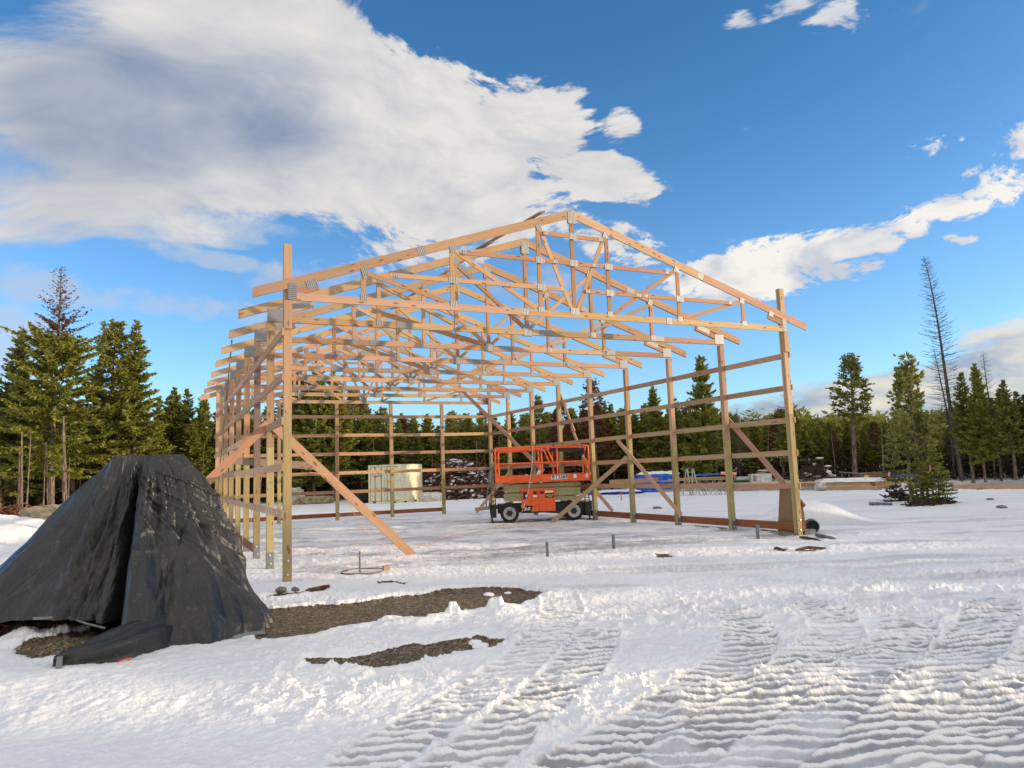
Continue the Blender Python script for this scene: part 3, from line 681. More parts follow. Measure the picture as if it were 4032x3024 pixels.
def truss_gable():
    mb = MB(); t = .038
    chords(mb, (-.62, 5.265), (12.89, 5.325), (6.09, 7.535), 5.145, .14, .05, 12.20, (0,), t, bsplit=(4.87, 8.57), tsplit=(2.6, 9.6))
    def zt(x): return 5.265+(x+.62)*(7.535-5.265)/6.71 if x < 6.09 else 5.325+(12.89-x)*(7.535-5.325)/6.80
    mb.board((.0, .001, zt(0)-.285), (.55, .001, zt(.55)-.285), .14, t, (0, 0, 1), 1); mb.board((12.19, .001, zt(12.19)-.285), (11.63, .001, zt(11.63)-.285), .14, t, (0, 0, 1), 1)
    tr = mb.build('truss', [M_WOOD, M_WOODR], barn)
    V = [1.405, 3.235, 5.235, 6.07, 6.97, 8.90, 10.835]
    for x in V:
        w = MB(); w.board((x, .002, 5.20), (x, .002, zt(x)-.17), .089, .035, (1, 0, 0)); w.build('web', M_WEB, tr)
    for a, b in ((0, 1), (1, 2), (2, 3), (4, 3), (5, 4), (6, 5)):
        s_ = 1 if b > a else -1
        w = MB(); xa, xb = V[a]+s_*.05, V[b]-s_*(.10 if b != 3 else .06)
        w.board((xa, -.001, zt(V[a])-.24), (xb, -.001, 5.235), .089, .035, (0, 0, 1)); w.build('web', M_WEB, tr)
    for x0, x1, z in ((5.34, 6.87, 6.905), (3.45, 8.63, 6.295), (1.92, 5.80, 5.695), (6.37, 10.50, 5.69)):
        w = MB(); w.board((x0, -.0385 if z < 6.8 else -.038, z), (x1, -.0385 if z < 6.8 else -.038, z), .089, .035, (0, 0, 1)); w.build('blocking', M_WEB, tr)
    sl = math.atan(.338)
    P = [(6.09, 7.34, .20, .26, 0), (6.06, 5.225, .21, .15, 0), (4.87, 5.145, .17, .15, 0), (8.57, 5.145, .14, .15, 0)]
    for x in V:
        if x == 6.07: continue
        P.append((x+(.02 if x < 6 else -.02), zt(x)-.215, .13, .14, sl if x < 6 else -sl)); P.append((x, 5.215, .14, .11, 0))
    P += [(2.59, zt(2.59)-.10, .17, .16, sl), (9.59, zt(9.59)-.10, .17, .16, -sl), (.42, zt(.42)-.21, .19, .15, sl), (11.73, zt(11.73)-.2, .14, .12, -sl)]
    for (x, z, w_, h_, r) in P:
        p = MB(); plate_box(p, x, z, w_, h_, 0, r, th=.047); p.build('connector_plate', M_PLATE, tr)
    for z, xs in ((6.905, (6.08,)), (6.295, (5.235, 6.07, 6.97)), (5.695, (3.235, 5.25)), (5.69, (6.97, 8.90))):
        for x in xs: p = MB(); plate_box(p, x, z, .20, .14, -.0585); p.build('connector_plate', M_PLATE, tr)
    for x, z in ((5.42, 6.905), (6.80, 6.905), (3.52, 6.295), (5.62, 6.295), (6.60, 6.295), (8.58, 6.295), (2.02, 5.695), (4.25, 5.695), (4.45, 5.695), (5.76, 5.695), (6.40, 5.69), (7.75, 5.69), (7.95, 5.69), (10.42, 5.69)):
        p = MB(); plate_box(p, x, z, .10, .07, -.0585); p.build('connector_plate', M_PLATE, tr)
    for x, w_, h_ in ((.075, .15, .31), (12.15, .13, .30)):
        p = MB()
        plate_box(p, x, 5.235, w_, h_, 0, 0, False, th=.0514)
        p.build('heel_plate', M_PLATE, tr)
    return tr
ga = truss_gable(); ga.location = (0, -.094, 0)
gb = copy_tree(ga, barn); gb.location = (WB, YP[8]+.094, 0); gb.rotation_euler = (0, 0, math.pi)
# blocks under the front truss on the corner posts
for x, z0 in ((0.0, 4.54), (WB, 4.56)):
    b = MB(); b.board((x+.003, -.092, z0), (x+.003, -.092, 5.07), .138, .036, (1, 0, 0)); b.build('truss_block', M_WOODR, barn)
# temporary bracing nailed along the ridge and diagonally in the roof
for (a0, ya), (a1, yb) in ((((2136, 834), -.3), ((1884, 978), 2.55)), (((1937, 950), 1.9), ((1769, 1062), 4.95)), (((1772, 1060), 4.3), ((1640, 1150), 7.4)), (((1660, 1135), 6.7), ((1545, 1215), 9.9))):
    b = MB(); b.board(aty(*a0, ya), aty(*a1, yb), .038, .14, (-.32, 0, 1), 0); b.build('roof_brace', M_GREYW if ya < 0 else M_WOODR, barn)
def brace(p0, p1, w=.14, t=.038, up=(0, 0, 1), m_=M_WOODR, name='diagonal_brace'):
    b = MB(); b.board(p0, p1, w, t, up); mid = (Vector(p0)+Vector(p1))/2; return b.build(name, m_, barn, origin=mid)
brace((.06, 2.27, 2.93), (3.17, 2.70, -.02), .19)
brace((-.06, 2.22, 2.98), (-2.98, 2.20, .02), .17)
brace((.30, 16.72, 4.6), (2.6, 13.0, 5.1), .14, m_=M_WOOD)
brace((12.02, 7.10, 2.16), (10.02, 8.95, .0), .14, m_=M_WOOD)
brace((11.98, 7.58, 2.76), (11.96, 4.30, .36), .14, m_=M_WOOD)
brace((12.33, 2.45, 3.08), tuple(atx(3166, 1996, 12.72)), .14)
brace(tuple(aty(1812, 1530, 16.70)), tuple(atx(2140, 1855, 11.9)), .15)
brace(tuple(atx(2205, 1550, 12.34)), tuple(atx(2262, 1700, 12.34)), .13, m_=M_WOOD)
brace(tuple(atx(2250, 1680, 12.37)), tuple(atx(2330, 1890, 12.37)), .13, m_=M_WOOD)
brace(tuple(atx(2347, 1935, 12.30)), tuple(atx(2412, 2012, 12.9)), .12, m_=M_WOOD)
brace(tuple(atz(1877, 2016, .05)), tuple(atx(2002, 1865, 10.7)), .14, m_=M_WOOD, name='diagonal_brace')
# knee boards inside the roof
for i in (2, 4):
    brace((5.9, YP[i]-.1, 5.30), (3.4, YP[i]+2.2, 6.6), .14, m_=M_WOOD, name='roof_brace')
# weathered scrap plank clamped across the left posts
b = MB(); b.board(aty(902, 1812, 4.86), aty(1255, 1836, 4.86), .18, .038); tag(b.build('old_plank', M_GREYW), 'dark weathered plank fixed level across the inner left wall posts behind the corner post', 'plank')
# four bare brackets waiting for front posts
for lab, (px, py), h in (('grey steel post bracket beside the round form ring at the left', (1417, 2250), .36), ('grey steel post bracket standing in snow, left one of the middle pair', (2156, 2195), .30),
                  ('grey steel post bracket standing in snow, right one of the middle pair', (2417, 2162), .31), ('grey steel post bracket nearest the right corner post', (2985, 2120), .31)):
    p = atz(px, py); mb = MB(); mb.box((0, 0, h/2-.05), (.0065, .125, h+.1)); mb.box((0, 0, -.06), (.06, .13, .05))
    t_ = tag(mb.build('post_bracket', M_BRK), lab, 'bracket', 'bare post brackets along the front'); t_.location = (p.x, p.y, 0.02)
    bo = MB(); bo.lathe((.004, 0, h-.05), (1, 0, 0), [(0, .012), (.002, .012), (.0021, 0)], 8); bo.lathe((-.004, 0, h-.05), (-1, 0, 0), [(0, .012), (.002, .012), (.0021, 0)], 8); bo.lathe((-.004, 0, .05), (-1, 0, 0), [(0, .012), (.002, .012), (.0021, 0)], 8); bo.build('bolt_hole', M_DARKGAP, t_)
# round form ring with a block
pc = atz(1430, 2252); mb = MB()
mb.lathe((0, 0, 0), (0, 0, 1), [(-.08, .42), (.012, .42), (.02, .41), (.012, .395), (-.08, .395)], 40)
ring = tag(mb.build('form_ring', M_GREYW, origin=None), 'low round plywood form ring half buried in snow beside the left corner post', 'form ring'); ring.location = (pc.x, pc.y, .01)
mb = MB(); mb.board((0, 0, -.05), (0, 0, .10), .12, .12, (1, 0, 0)); t_ = tag(mb.build('wood_block', M_WOOD), 'short wooden block standing at the right edge of the round form ring', 'wood block'); t_.location = (pc.x+.40, pc.y-.18, 0)

# ================================================================== scissor lift
LA = math.atan2(-.397, .918)
lift = empty('scissor_lift', (9.274, 10.689, 0), LA, 'orange and black scissor lift with lowered khaki arms parked inside the frame', 'scissor lift')
def lp(mb, name, m_, parent=lift): return mb.build(name, m_, parent)
# chassis
mb = MB(); mb.box((1.17, .88, .48), (3.15, 1.35, .30)); mb.box((1.17, .35, .46), (1.75, .20, .20)); mb.box((1.17, 1.66, .46), (1.75, .2, .2))
mb.box((-.56, .88, .42), (.22, 1.7, .46)); mb.box((2.85, .88, .42), (.2, 1.7, .42)); mb.box((1.17, .06, .335), (1.5, .10, .05))
for u in (-.66, 2.98): mb.box((u, .25, .5), (.06, .30, .34)); mb.box((u, 1.4, .5), (.06, .30, .34))
for u in (-.6, 2.9):
    mb.tube([(u, .0, .24), (u-.02, -.04, .12), (u, -.02, .04)], .035, 8); mb.box((u, -.02, .03), (.2, .2, .03))
lp(mb, 'chassis', M_BLACK)
for (u, v) in ((0.02, .14), (2.34, .14), (.02, 1.62), (2.34, 1.62)):
    w = MB(); prof = [(-.14, .20), (-.14, .26), (-.12, .315), (-.09, .33), (.09, .33), (.12, .315), (.14, .26), (.14, .20)]
    w.lathe((u, v, .33), (0, 1, 0), prof, 36)
    for k in range(22):
        a = 2*math.pi*k/22; c = Vector((u+math.cos(a)*.325, v, .33+math.sin(a)*.325)); M = Matrix.Rotation(-a, 3, 'Y')
        w.box(c+Vector((0, -.07, 0)), (.022, .10, .035), M=M@Matrix.Rotation(.4, 3, 'X')); w.box(c+Vector((0, .07, 0)), (.022, .10, .035), M=M@Matrix.Rotation(-.4, 3, 'X'))
    wh = lp(w, 'wheel', M_RUBBER)
    s_ = -1 if v < 1 else 1
    r_ = MB(); r_.lathe((u, v, .33), (0, s_, 0), [(.10, .215), (.145, .225), (.15, .205), (.10, .19), (.075, .15), (.07, .10), (.085, .085), (.085, 0)], 32); lp(r_, 'rim', M_RIM, wh)
    h_ = MB(); h_.lathe((u, v, .33), (0, s_, 0), [(.07, .105), (.11, .10), (.13, .085), (.135, 0)], 18)
    for k in range(6):
        a = k*math.pi/3; h_.lathe((u+.135*math.cos(a), v, .33+.135*math.sin(a)), (0, s_, 0), [(.07, .012), (.10, .012), (.10, 0)], 6)
    lp(h_, 'hub', M_BLACK, wh)
# engine box with two doors
mb = MB(); mb.box((1.075, .22, .765), (1.20, .36, .83)); eb = lp(mb, 'engine_box', M_ORANGE)
for u0, u1, nm in ((.475, 1.08, 'door'), (1.095, 1.685, 'door')):
    mb = MB(); mb.box(((u0+u1)/2, .028, .765), (u1-u0-.012, .03, .80)); d_ = lp(mb, nm, M_ORANGE, eb)
    l_ = MB(); l_.box((.96 if u0 < 1 else 1.21, .008, 1.03), (.13, .016, .10)); lp(l_, 'latch', M_BLACK, d_)
mb = MB(); mb.box((.605, .008, .95), (.165, .014, .27)); mb.prism([(.50, .345), (.78, .345), (.86, .575), (.50, .575)], .012, (0, .012, 0), (1, 0, 0), (0, 0, 1)); lp(mb, 'decal', M_BLACK, eb)
mb = MB(); mb.box((.63, -.002, .93), (.05, .006, .08)); mb.box((.95, .008, .91), (.13, .01, .07)); mb.box((1.47, .008, 1.055), (.29, .01, .07)); lp(mb, 'decal', M_WHITE, eb)
mb = MB(); mb.box((1.485, .007, .915), (.31, .01, .16)); lp(mb, 'decal', M_BLACK, eb)
mb = MB(); mb.box((1.51, .0, .935), (.22, .005, .018)); mb.box((1.50, .0, .90), (.20, .005, .01)); mb.box((1.49, .0, .865), (.16, .005, .014)); mb.prism([(1.345, .93), (1.39, .905), (1.41, .955)], .004, (0, .001, 0), (1, 0, 0), (0, 0, 1)); lp(mb, 'decal', M_YEL, eb)
mb = MB(); mb.lathe((.66, -.002, 1.045), (0, -1, 0), [(0, .02), (.012, .02), (.013, 0)], 12); lp(mb, 'emergency_button', M_RED, eb)
def face(u, y, z): return Matrix.Translation((u, y, z)) @ Matrix.Rotation(math.pi/2, 4, 'X')
text_part('lettering', 'JLG', .135, face(.655, -.004, .465), M_WHITE, eb, shear=.25, bold=.004)
# scissor stack
for k in range(4):
    for v in (.30, 1.36):
        mb = MB(); z = .80+k*.160; tilt = .035*(1 if k % 2 else -1)
        mb.board((-.10, v, z-tilt*.5), (2.57, v, z+tilt*.5), .145, .10, (0, 0, 1)); 
        for u in (-.10, 2.57): mb.lathe((u, v-.052, z+(tilt*.5 if u > 0 else -tilt*.5)), (0, 1, 0), [(0, 0), (0, .072), (.104, .072), (.104, 0)], 16)
        arm = lp(mb, 'scissor_arm', M_CREAM)
        b = MB()
        for u in (-.06, .14, 1.22, 2.40, 2.53): b.lathe((u, v-.052, z), (0, -1, 0), [(0, .045), (.01, .045), (.012, .02), (.022, .02), (.022, 0)], 12)
        lp(b, 'pin', M_CREAM, arm)
mb = MB(); mb.box((1.2, .83, 1.05), (2.5, .9, .5)); lp(mb, 'hydraulic_core', M_CREAM)
# platform
mb = MB(); mb.box((1.255, .86, 1.435), (3.40, 1.80, .07)); mb.box((1.255, -.05, 1.54), (3.42, .03, .26)); mb.box((1.255, 1.77, 1.54), (3.42, .03, .26)); mb.box((-.445, .86, 1.54), (.03, 1.8, .26)); mb.box((2.955, .86, 1.54), (.03, 1.8, .26)); mb.box((2.25, -.066, 1.67), (1.35, .02, .03))
pf = lp(mb, 'platform', M_ORANGE)
mb = MB(); mb.prism([(1.54, 1.485), (2.14, 1.485), (2.18, 1.64), (1.58, 1.64)], .003, (0, -.066, 0), (1, 0, 0), (0, 0, 1)); lp(mb, 'decal', M_WHITE, pf)
text_part('lettering', 'RT3369', .180, face(1.86, -.074, 1.562), M_BLACK, pf, shear=.2, bold=.003)
mb = MB(); mb.box((2.42, -.07, 1.58), (.11, .012, .14)); mb.box((2.85, -.07, 1.58), (.085, .012, .14)); lp(mb, 'decal', M_WHITE, pf)
mb = MB(); R0 = .031
def rail(pts, r=R0): mb.tube(pts, r, 8)
for v in (-.04, 1.76):
    rail([(-.43, v, 1.66), (-.43, v, 2.60), (-.40, v, 2.655), (-.34, v, 2.67), (1.2, v, 2.672), (2.84, v, 2.675), (2.91, v, 2.66), (2.945, v, 2.60), (2.945, v, 1.66)])
    rail([(-.32, v, 1.66), (-.32, v, 2.50), (-.29, v, 2.55), (-.22, v, 2.57), (1.20, v, 2.60)]); rail([(-.43, v, 2.09), (2.945, v, 2.10)], .032)
    for u in (1.24, 1.80): rail([(u, v, 1.66), (u, v, 2.66)])
    rail([(1.43, v, 2.66), (1.66, v, 2.10)])
    mb.box((-.385, v, 2.0), (.10, .03, .18)); mb.box((2.87, v, 2.02), (.12, .03, .2)); mb.box((-.385, v, 1.72), (.14, .03, .10))
for u in (-.43, 2.945): rail([(u, -.04, 2.66), (u, 1.76, 2.66)]); rail([(u, -.04, 2.1), (u, 1.76, 2.1)]); rail([(u, .9, 1.66), (u, .9, 2.66)])
lp(mb, 'guardrail', M_ORANGE)
mb = MB(); mb.box((2.18, .16, 2.535), (1.25, .30, .13), M=Matrix.Rotation(.03, 3, 'Y')); mb.tube([(2.75, .1, 2.5), (2.55, .1, 2.3), (2.5, .1, 2.22)], .05, 8); mb.tube([(2.80, .1, 2.45), (2.68, .1, 2.3)], .045, 8); mb.tube([(1.66, .0, 2.55), (1.68, .0, 2.0)], .012, 6); mb.tube([(2.86, .0, 2.5), (2.85, .0, 2.2)], .03, 6); mb.box((1.69, -.045, 2.70), (.07, .05, .06)); mb.box((1.40, .05, 1.99), (.20, .2, .11))
for u in (1.75, 2.0, 2.25, 2.5): mb.tube([(u, 0, 2.5), (u+.01, 0, 2.40)], .008, 5)
lp(mb, 'control_console', M_BLACK)
mb = MB(); mb.tube([(.98+.04*math.sin(i*.9)*0+i*.08, .02, 2.64-.10*math.sin(i/9*math.pi)) for i in range(10)], .010, 6); lp(mb, 'air_hose', M_WHITE)
# ladder ends with hazard stripes
for u in (-.55, 2.82):
    mb = MB()
    for du in (-.075, .075): mb.box((u+du, -.02, .92), (.03, .06, .72 if u < 0 else .60))
    for z in (.62, .80, .98, 1.16): mb.box((u, -.02, z), (.15, .05, .025))
    la = lp(mb, 'ladder', M_BLACK); mb = MB()
    for z in (.70, .86): mb.prism([(-.05, -.05), (.05, -.01), (.05, .05), (-.05, .01)], .006, (u, -.053, z), (1, 0, 0), (0, 0, 1))
    lp(mb, 'hazard_stripe', M_YEL, la)
def put(ob, u, v, z, rz=0.):
    q = Matrix.Rotation(LA, 3, 'Z') @ Vector((u, v, z)); ob.location = (9.274+q.x, 10.689+q.y, z); ob.rotation_euler = (0, 0, LA+rz)
mb = MB(); mb.box((0, 0, .10), (.34, .26, .20)); mb.quad([(-.17, -.13, .2), (-.25, -.13, .27), (-.25, .13, .27), (-.17, .13, .2)]); mb.quad([(.17, -.13, .2), (.23, -.13, .28), (.23, .13, .28), (.17, .13, .2)]); t_ = tag(mb.build('cardboard_box', M_CARD), 'open brown cardboard box on the lift platform', 'box'); put(t_, .70, .25, 1.475, .1)
mb = MB(); mb.box((0, 0, .09), (.26, .2, .18)); mb.box((0, -.101, .10), (.2, .004, .06)); t_ = tag(mb.build('carton', M_WHITE), 'small white carton beside the brown box on the lift platform', 'box'); put(t_, 1.03, .25, 1.475, -.1)
mb = MB(); mb.board((0, 0, .0), (.16, 0, .32), .12, .1); t_ = tag(mb.build('paper_bag', M_WHITE), 'narrow pale paper sack leaning on the lift guard rail', 'bag'); t_.location = (0, 0, 0); put(t_, 1.02, .05, 1.50); t_.scale = (1, 1, 1)
t_.rotation_euler = (0, 0, LA+.2)
# small wood scrap dropped under the lift
mb = MB(); mb.board((-.12, 0, .02), (.14, .05, .03), .02, .1); t_ = tag(mb.build('wood_scrap', M_WOODR), 'small reddish wood scrap on the snow under the scissor lift', 'wood scrap'); put(t_, .72, .0, 0.02)
# ropes
def cord(name, pts, r, m_, label, cat, sag=0.):
    P = catmull([tuple(p) for p in pts], 6); mb = MB(); mb.tube([Vector(p) for p in P], r, 6); return tag(mb.build(name, m_), label, cat)
def lw(u, v, z): q = Matrix.Rotation(LA, 3, 'Z') @ Vector((u, v, 0)); return (9.274+q.x, 10.689+q.y, z)
cord('rope', [lw(.93, -.09, 2.70), lw(.90, -.12, 2.2), lw(.80, -.15, 1.55), lw(.68, -.20, 1.0), lw(.52, -.3, .55)], .008, M_ROPE, 'thin pale rope hanging down the side of the scissor lift', 'rope')
gp = [atz(1200+x/2.37, 1500+y/2.37, .03) for x, y in ((1890, 1330), (1700, 1385), (1550, 1425), (1400, 1440), (1250, 1485), (1100, 1540), (980, 1560), (830, 1565))]
hang = [aty(1200+x/2.37, 1500+y/2.37, yy) for x, y, yy in ((700, 1510, 3.4), (600, 1430, 3.0), (500, 1300, 2.9), (400, 1130, 2.7), (340, 1050, 2.4), (330, 980, 2.35), (270, 900, 2.3), (180, 868, 2.2), (40, 855, 1.4))]
cord('extension_cord', [lw(.52, -.30, .55), lw(.40, -.35, .30), lw(.2, -.5, .03)]+gp+hang, .0065, M_CORD, 'long orange extension cord running from the lift across the snow to the left brace', 'cord')
cord('hanging_cord', [atx(780+x/1.951, 1500+y/1.951, -.16) for x, y in ((530, 650), (505, 690), (470, 800), (430, 930), (410, 1010), (400, 1100), (345, 1190), (342, 1250), (310, 1310), (278, 1325))], .008, M_CORD, 'orange cord hanging from the second girt down the left wall to the snow', 'cord')
# orange reel of the rope end
mb = MB(); mb.lathe((0, 0, 0), (0, 1, .2), [(-.03, .03), (-.03, .07), (.03, .07), (.03, .03)], 14); t_ = tag(mb.build('cord_plug', M_CORD), 'orange plug end of the cord hanging beside the lift front wheel', 'cord plug'); t_.location = lw(.50, -.26, .58)

# ================================================================== black tarp heap
def build_tarp():
    C0 = np.array([-2.20, -2.87])
    base = [(-.74, -3.35), (-.76, -3.9), (-.84, -4.33), (-1.33, -4.72), (-1.86, -4.85), (-2.10, -5.08), (-2.42, -4.98), (-2.50, -4.4), (-2.52, -3.95), (-2.95, -3.60), (-3.62, -3.05), (-4.35, -2.55),
            (-4.9, -1.7), (-4.7, -.7), (-3.6, -.1), (-2.3, -.4), (-1.3, -1.1), (-.8, -2.2)]
    zb = [0, 0, 0, 0, 0, 0, .02, .12, .24, .27, .25, .12, .0, 0, 0, 0, 0, 0]
    NA, NR = 620, 190
    th = np.array([math.atan2(p[1]-C0[1], p[0]-C0[0]) for p in base]); rr = np.array([math.hypot(p[0]-C0[0], p[1]-C0[1]) for p in base])
    o = np.argsort(th); th, rr, zz = th[o], rr[o], np.array(zb)[o]
    A = np.linspace(-math.pi, math.pi, NA, endpoint=False)
    rb_ = np.interp(A, np.r_[th[-1]-2*math.pi, th, th[0]+2*math.pi], np.r_[rr[-1], rr, rr[0]]); zb_ = np.interp(A, np.r_[th[-1]-2*math.pi, th, th[0]+2*math.pi], np.r_[zz[-1], zz, zz[0]])
    k = np.ones(5)/5; rb_ = np.convolve(np.r_[rb_[-2:], rb_, rb_[:2]], k, 'valid')
    hx, hy = .41, .30
    rt = 1/np.maximum(np.abs(np.cos(A))/hx, np.abs(np.sin(A))/hy)
    T = np.linspace(0, 1, NR)
    V = []
    AA, TT = np.meshgrid(A, T); RB = rb_[None]; RT = rt[None]; ZB = zb_[None]
    tt = np.clip((TT-.10)/.90, 0, 1); inner = TT < .10
    r = np.where(inner, RT*TT/.10, RT+(RB-RT)*tt)
    right = np.exp(-((AA+.75)/.75)**2)
    # the right/front side hangs steeply at its foot, the left side runs out straight
    shape = tt**(1.0+.16*right)
    z = 2.17-(2.17-ZB)*np.where(tt < 1, shape, 1)
    drop = right*sstep(tt, .80, 1.0)
    r = r-0*drop
    z = z+right*.04*np.sin(np.clip(tt, 0, 1)*math.pi)
    # folds radiating from the two top corners
    ph = AA
    fold = np.zeros_like(r)
    for kf, am, p0 in ((5, .13, .7), (9, .10, 1.9), (15, .055, .2), (27, .022, 2.2)):
        fold += am*(1-np.abs(np.sin(kf*ph/2+p0+.5*np.sin(3*tt+kf)+1.3*fbm(AA*2+9, tt*2.5, 1., 2, kf))))**.7*1.0
    crease = np.exp(-((AA+1.80+.10*(1-tt))/.085)**2)*.62*sstep(tt, .03, .5)
    crease2 = np.exp(-((AA+2.12)/.05)**2)*.10*sstep(tt, .2, .7); ridge2 = np.exp(-((AA+2.35)/.06)**2)*.14*sstep(tt, .1, .6)
    q1_ = fbm(AA*8+tt*1.5, tt*2.2, 1., 4, 201, .55); wr = (1-np.abs(q1_*2-1)*2.2-.5)*.040+(1-np.abs(fbm(AA*14+3-tt*3, tt*9, 1., 3, 207, .6)*2-1)*2.4-.4)*.007
    bulge = (fbm(AA*2.2+5, tt*3, 1., 3, 211)-.5)*.16
    r = r+(fold-.17)*sstep(tt, .02, .6)*1.35-crease-crease2+ridge2+(wr+bulge)*sstep(tt, .0, .25)*(1-.5*sstep(tt, .95, 1))
    g_ = np.random.default_rng(303); cr_ = np.zeros_like(r)
    for q_ in range(26):
        corner = -2.3 if g_.random() < .5 else -.62                 # folds pull from the two upper corners
        t0_, t1_ = (g_.uniform(0, .15), g_.uniform(.45, .98)) if g_.random() < .6 else (g_.uniform(.3, .7), g_.uniform(.75, 1.0))
        a1_ = g_.uniform(-3.1, .9); a0_ = corner+(a1_-corner)*(t0_+.15 if t0_ < .2 else g_.uniform(.6, 1.))
        wd_ = g_.uniform(.018, .06); am_ = g_.uniform(.015, .05)*(1 if g_.random() < .55 else -1)
        u_ = np.clip((tt-t0_)/(t1_-t0_), 0, 1); al_ = a0_+(a1_-a0_)*u_+.04*np.sin(u_*5+q_); env_ = np.sin(np.clip((tt-t0_)/(t1_-t0_), 0, 1)*math.pi)**.6
        wl_ = wd_*(1.6-.7*tt); cr_ += am_*env_*np.maximum(0, 1-np.abs(AA-al_)/wl_)*(1+.0*tt)
    for q_ in range(6):                                            # short cross wrinkles
        ac_, tc_ = g_.uniform(-3, .8), g_.uniform(.35, .97); la_ = g_.uniform(.10, .28); sl_ = g_.uniform(-.6, .6); am_ = g_.uniform(.015, .04)
        cr_ += am_*np.maximum(0, 1-np.abs(tt-tc_-sl_*(AA-ac_)*.4)/.022)*np.maximum(0, 1-((AA-ac_)/la_)**2)
    r += cr_*sstep(tt, .0, .08); z += .35*cr_*(tt < .97)
    r -= .16*np.exp(-((AA+.35)/.8)**2)*tt
    # cloth bunches at the foot
    r += right*sstep(tt, .8, .97)*(.06*np.sin(AA*34+6*tt)+.05)
    z = z+wr*.35*(tt > 0)+sstep(tt, .86, 1)*(fbm(AA*14, tt*6, 1., 3, 221)-.5)*.10
    z = np.where(inner, 2.17+.015*np.sin(AA*2)-.03*(1-TT/.1)+(fbm(r*np.cos(AA)*6, r*np.sin(AA)*6, 1., 3, 231)-.5)*.03, z)
    z = np.where(TT > .995, ZB-.02, z)
    X = C0[0]+r*np.cos(AA); Y = C0[1]+r*np.sin(AA)
    V = np.stack([X, Y, z], -1).reshape(-1, 3)
    i = np.arange(NR-1)[:, None]*NA; j = np.arange(NA)[None]; j2 = (j+1) % NA
    F_ = np.stack([i+j, i+j2, i+NA+j2, i+NA+j], -1).reshape(-1, 4)[:, ::-1]
    ob = np_mesh('tarp_heap', V, F_, M_TARP, smooth=True)
    tag(ob, 'tall heap of equipment under a wrinkled black tarp in the left foreground', 'tarp heap')
    return ob
tarp = build_tarp()
# the corner of cloth trailing to the left over the gravel
def cloth_tail():
    P = catmull([(-1.60, -3.80, .0), (-1.95, -4.40, .04), (-2.40, -4.88, .10), (-2.66, -4.92, .10), (-2.86, -4.93, .07), (-2.99, -4.97, .05)], 10); n = 40; NV = []
    for i, p in enumerate(P):
        t = i/(len(P)-1); q0_ = min(1., .25+t*3.2); w = (.30*(1-t)+.10)*q0_; h = (.30*(1-t)**1.2+.09)*q0_
        for k in range(n):
            a = 2*math.pi*k/n; q = 1+.16*math.sin(5*a+4*t)+.10*math.sin(9*a-7*t)+.12*(random.random()-.5)*.4
            NV.append((p[0]+.15*math.cos(a)*w*q*.3, p[1]+math.cos(a)*w*q, max(-.05, .02+max(0, math.sin(a))*h*q-.04*(math.sin(a) < 0))))
    F_ = [(i*n+k, i*n+(k+1) % n, (i+1)*n+(k+1) % n, (i+1)*n+k) for i in range(len(P)-1) for k in range(n)]
    return np_mesh('trailing_corner', NV, F_, M_TARP, smooth=True, parent=tarp)
cloth_tail()
def strip(pts, w, t, m_, name, parent, up=(0, 0, 1)):
    mb = MB()
    for a, b in zip(pts[:-1], pts[1:]): mb.board(a, b, w, t, up)
    return mb.build(name, m_, parent)
def px2(u, v, z, off=0): return tuple(atz(u*.5727, 1750+v*.5727, z))
strip([px2(228, 1196, .26), px2(330, 1192, .27), px2(430, 1186, .28)], .03, .012, M_HEM, 'hem_strap', tarp)
strip([px2(450, 1184, .27), px2(520, 1205, .25), px2(600, 1232, .22), px2(725, 1262, .18)], .02, .012, M_HEM, 'hem_strap', tarp)
strip([px2(1600, 1330, .07), px2(1700, 1300, .10), px2(1822, 1290, .12)], .035, .012, M_HEM, 'hem_strap', tarp)
strip([px2(402, 1530, .05), px2(412, 1478, .09)], .06, .05, M_HEM, 'hem_strap', tarp)
mb = MB(); mb.board(px2(392, 1452, .04), px2(498, 1432, .05), .035, .06); tag(mb.build('orange_block', M_CORD), 'small orange plastic strip on bare gravel beside the black tarp', 'plastic strip')
cord('orange_rope', [px2(-40, 1225, .05), px2(10, 1236, .06), px2(45, 1250, .05), px2(100, 1262, .03)], .014, M_STAKE, 'short orange rope end showing under the left side of the black tarp', 'rope')
cord('orange_strap', [px2(805, 1500, .05), px2(850, 1480, .07), px2(905, 1470, .09), px2(880, 1482, .07)], .008, M_STAKE, 'orange strap end poking out at the foot of the black tarp', 'strap')
# stones and bits at the edge of the bare ground
def rock(p, s, lab, m_=M_ROCK, name='stone', cat='stone', grp=None, flat=.6):
    bm = bmesh.new(); bmesh.ops.create_icosphere(bm, subdivisions=3, radius=1)
    rs = random.Random(int(p[0]*1000)); ox, oy = rs.random()*50, rs.random()*50
    for v in bm.verts:
        n_ = float(fbm(np.array([v.co.x*1.3+ox+v.co.z]), np.array([v.co.y*1.3+oy-v.co.z]), 1., 3, 5)[0]); v.co *= .65+.7*n_
        v.co.z *= flat
    me = bpy.data.meshes.new(name); bm.to_mesh(me); bm.free(); me.materials.append(m_)
    o = bpy.data.objects.new(name, me); COL.objects.link(o); o.scale = (s[0], s[1], s[2]); o.location = (p[0], p[1], p[2]+gz(p[0], p[1]) if len(p) > 2 else gz(p[0], p[1])+s[2]*.2); return tag(o, lab, cat, grp)
for (u, v, s, lab) in ((200, 525, .085, 'brown round stone at the snow edge right of the black tarp'), (300, 515, .07, 'flat grey stone between the brown stone and the broken bark piece'), ):
    p = atz(1000+u*k3, 2050+v*k3); rock((p.x, p.y), (s, s, s), lab)
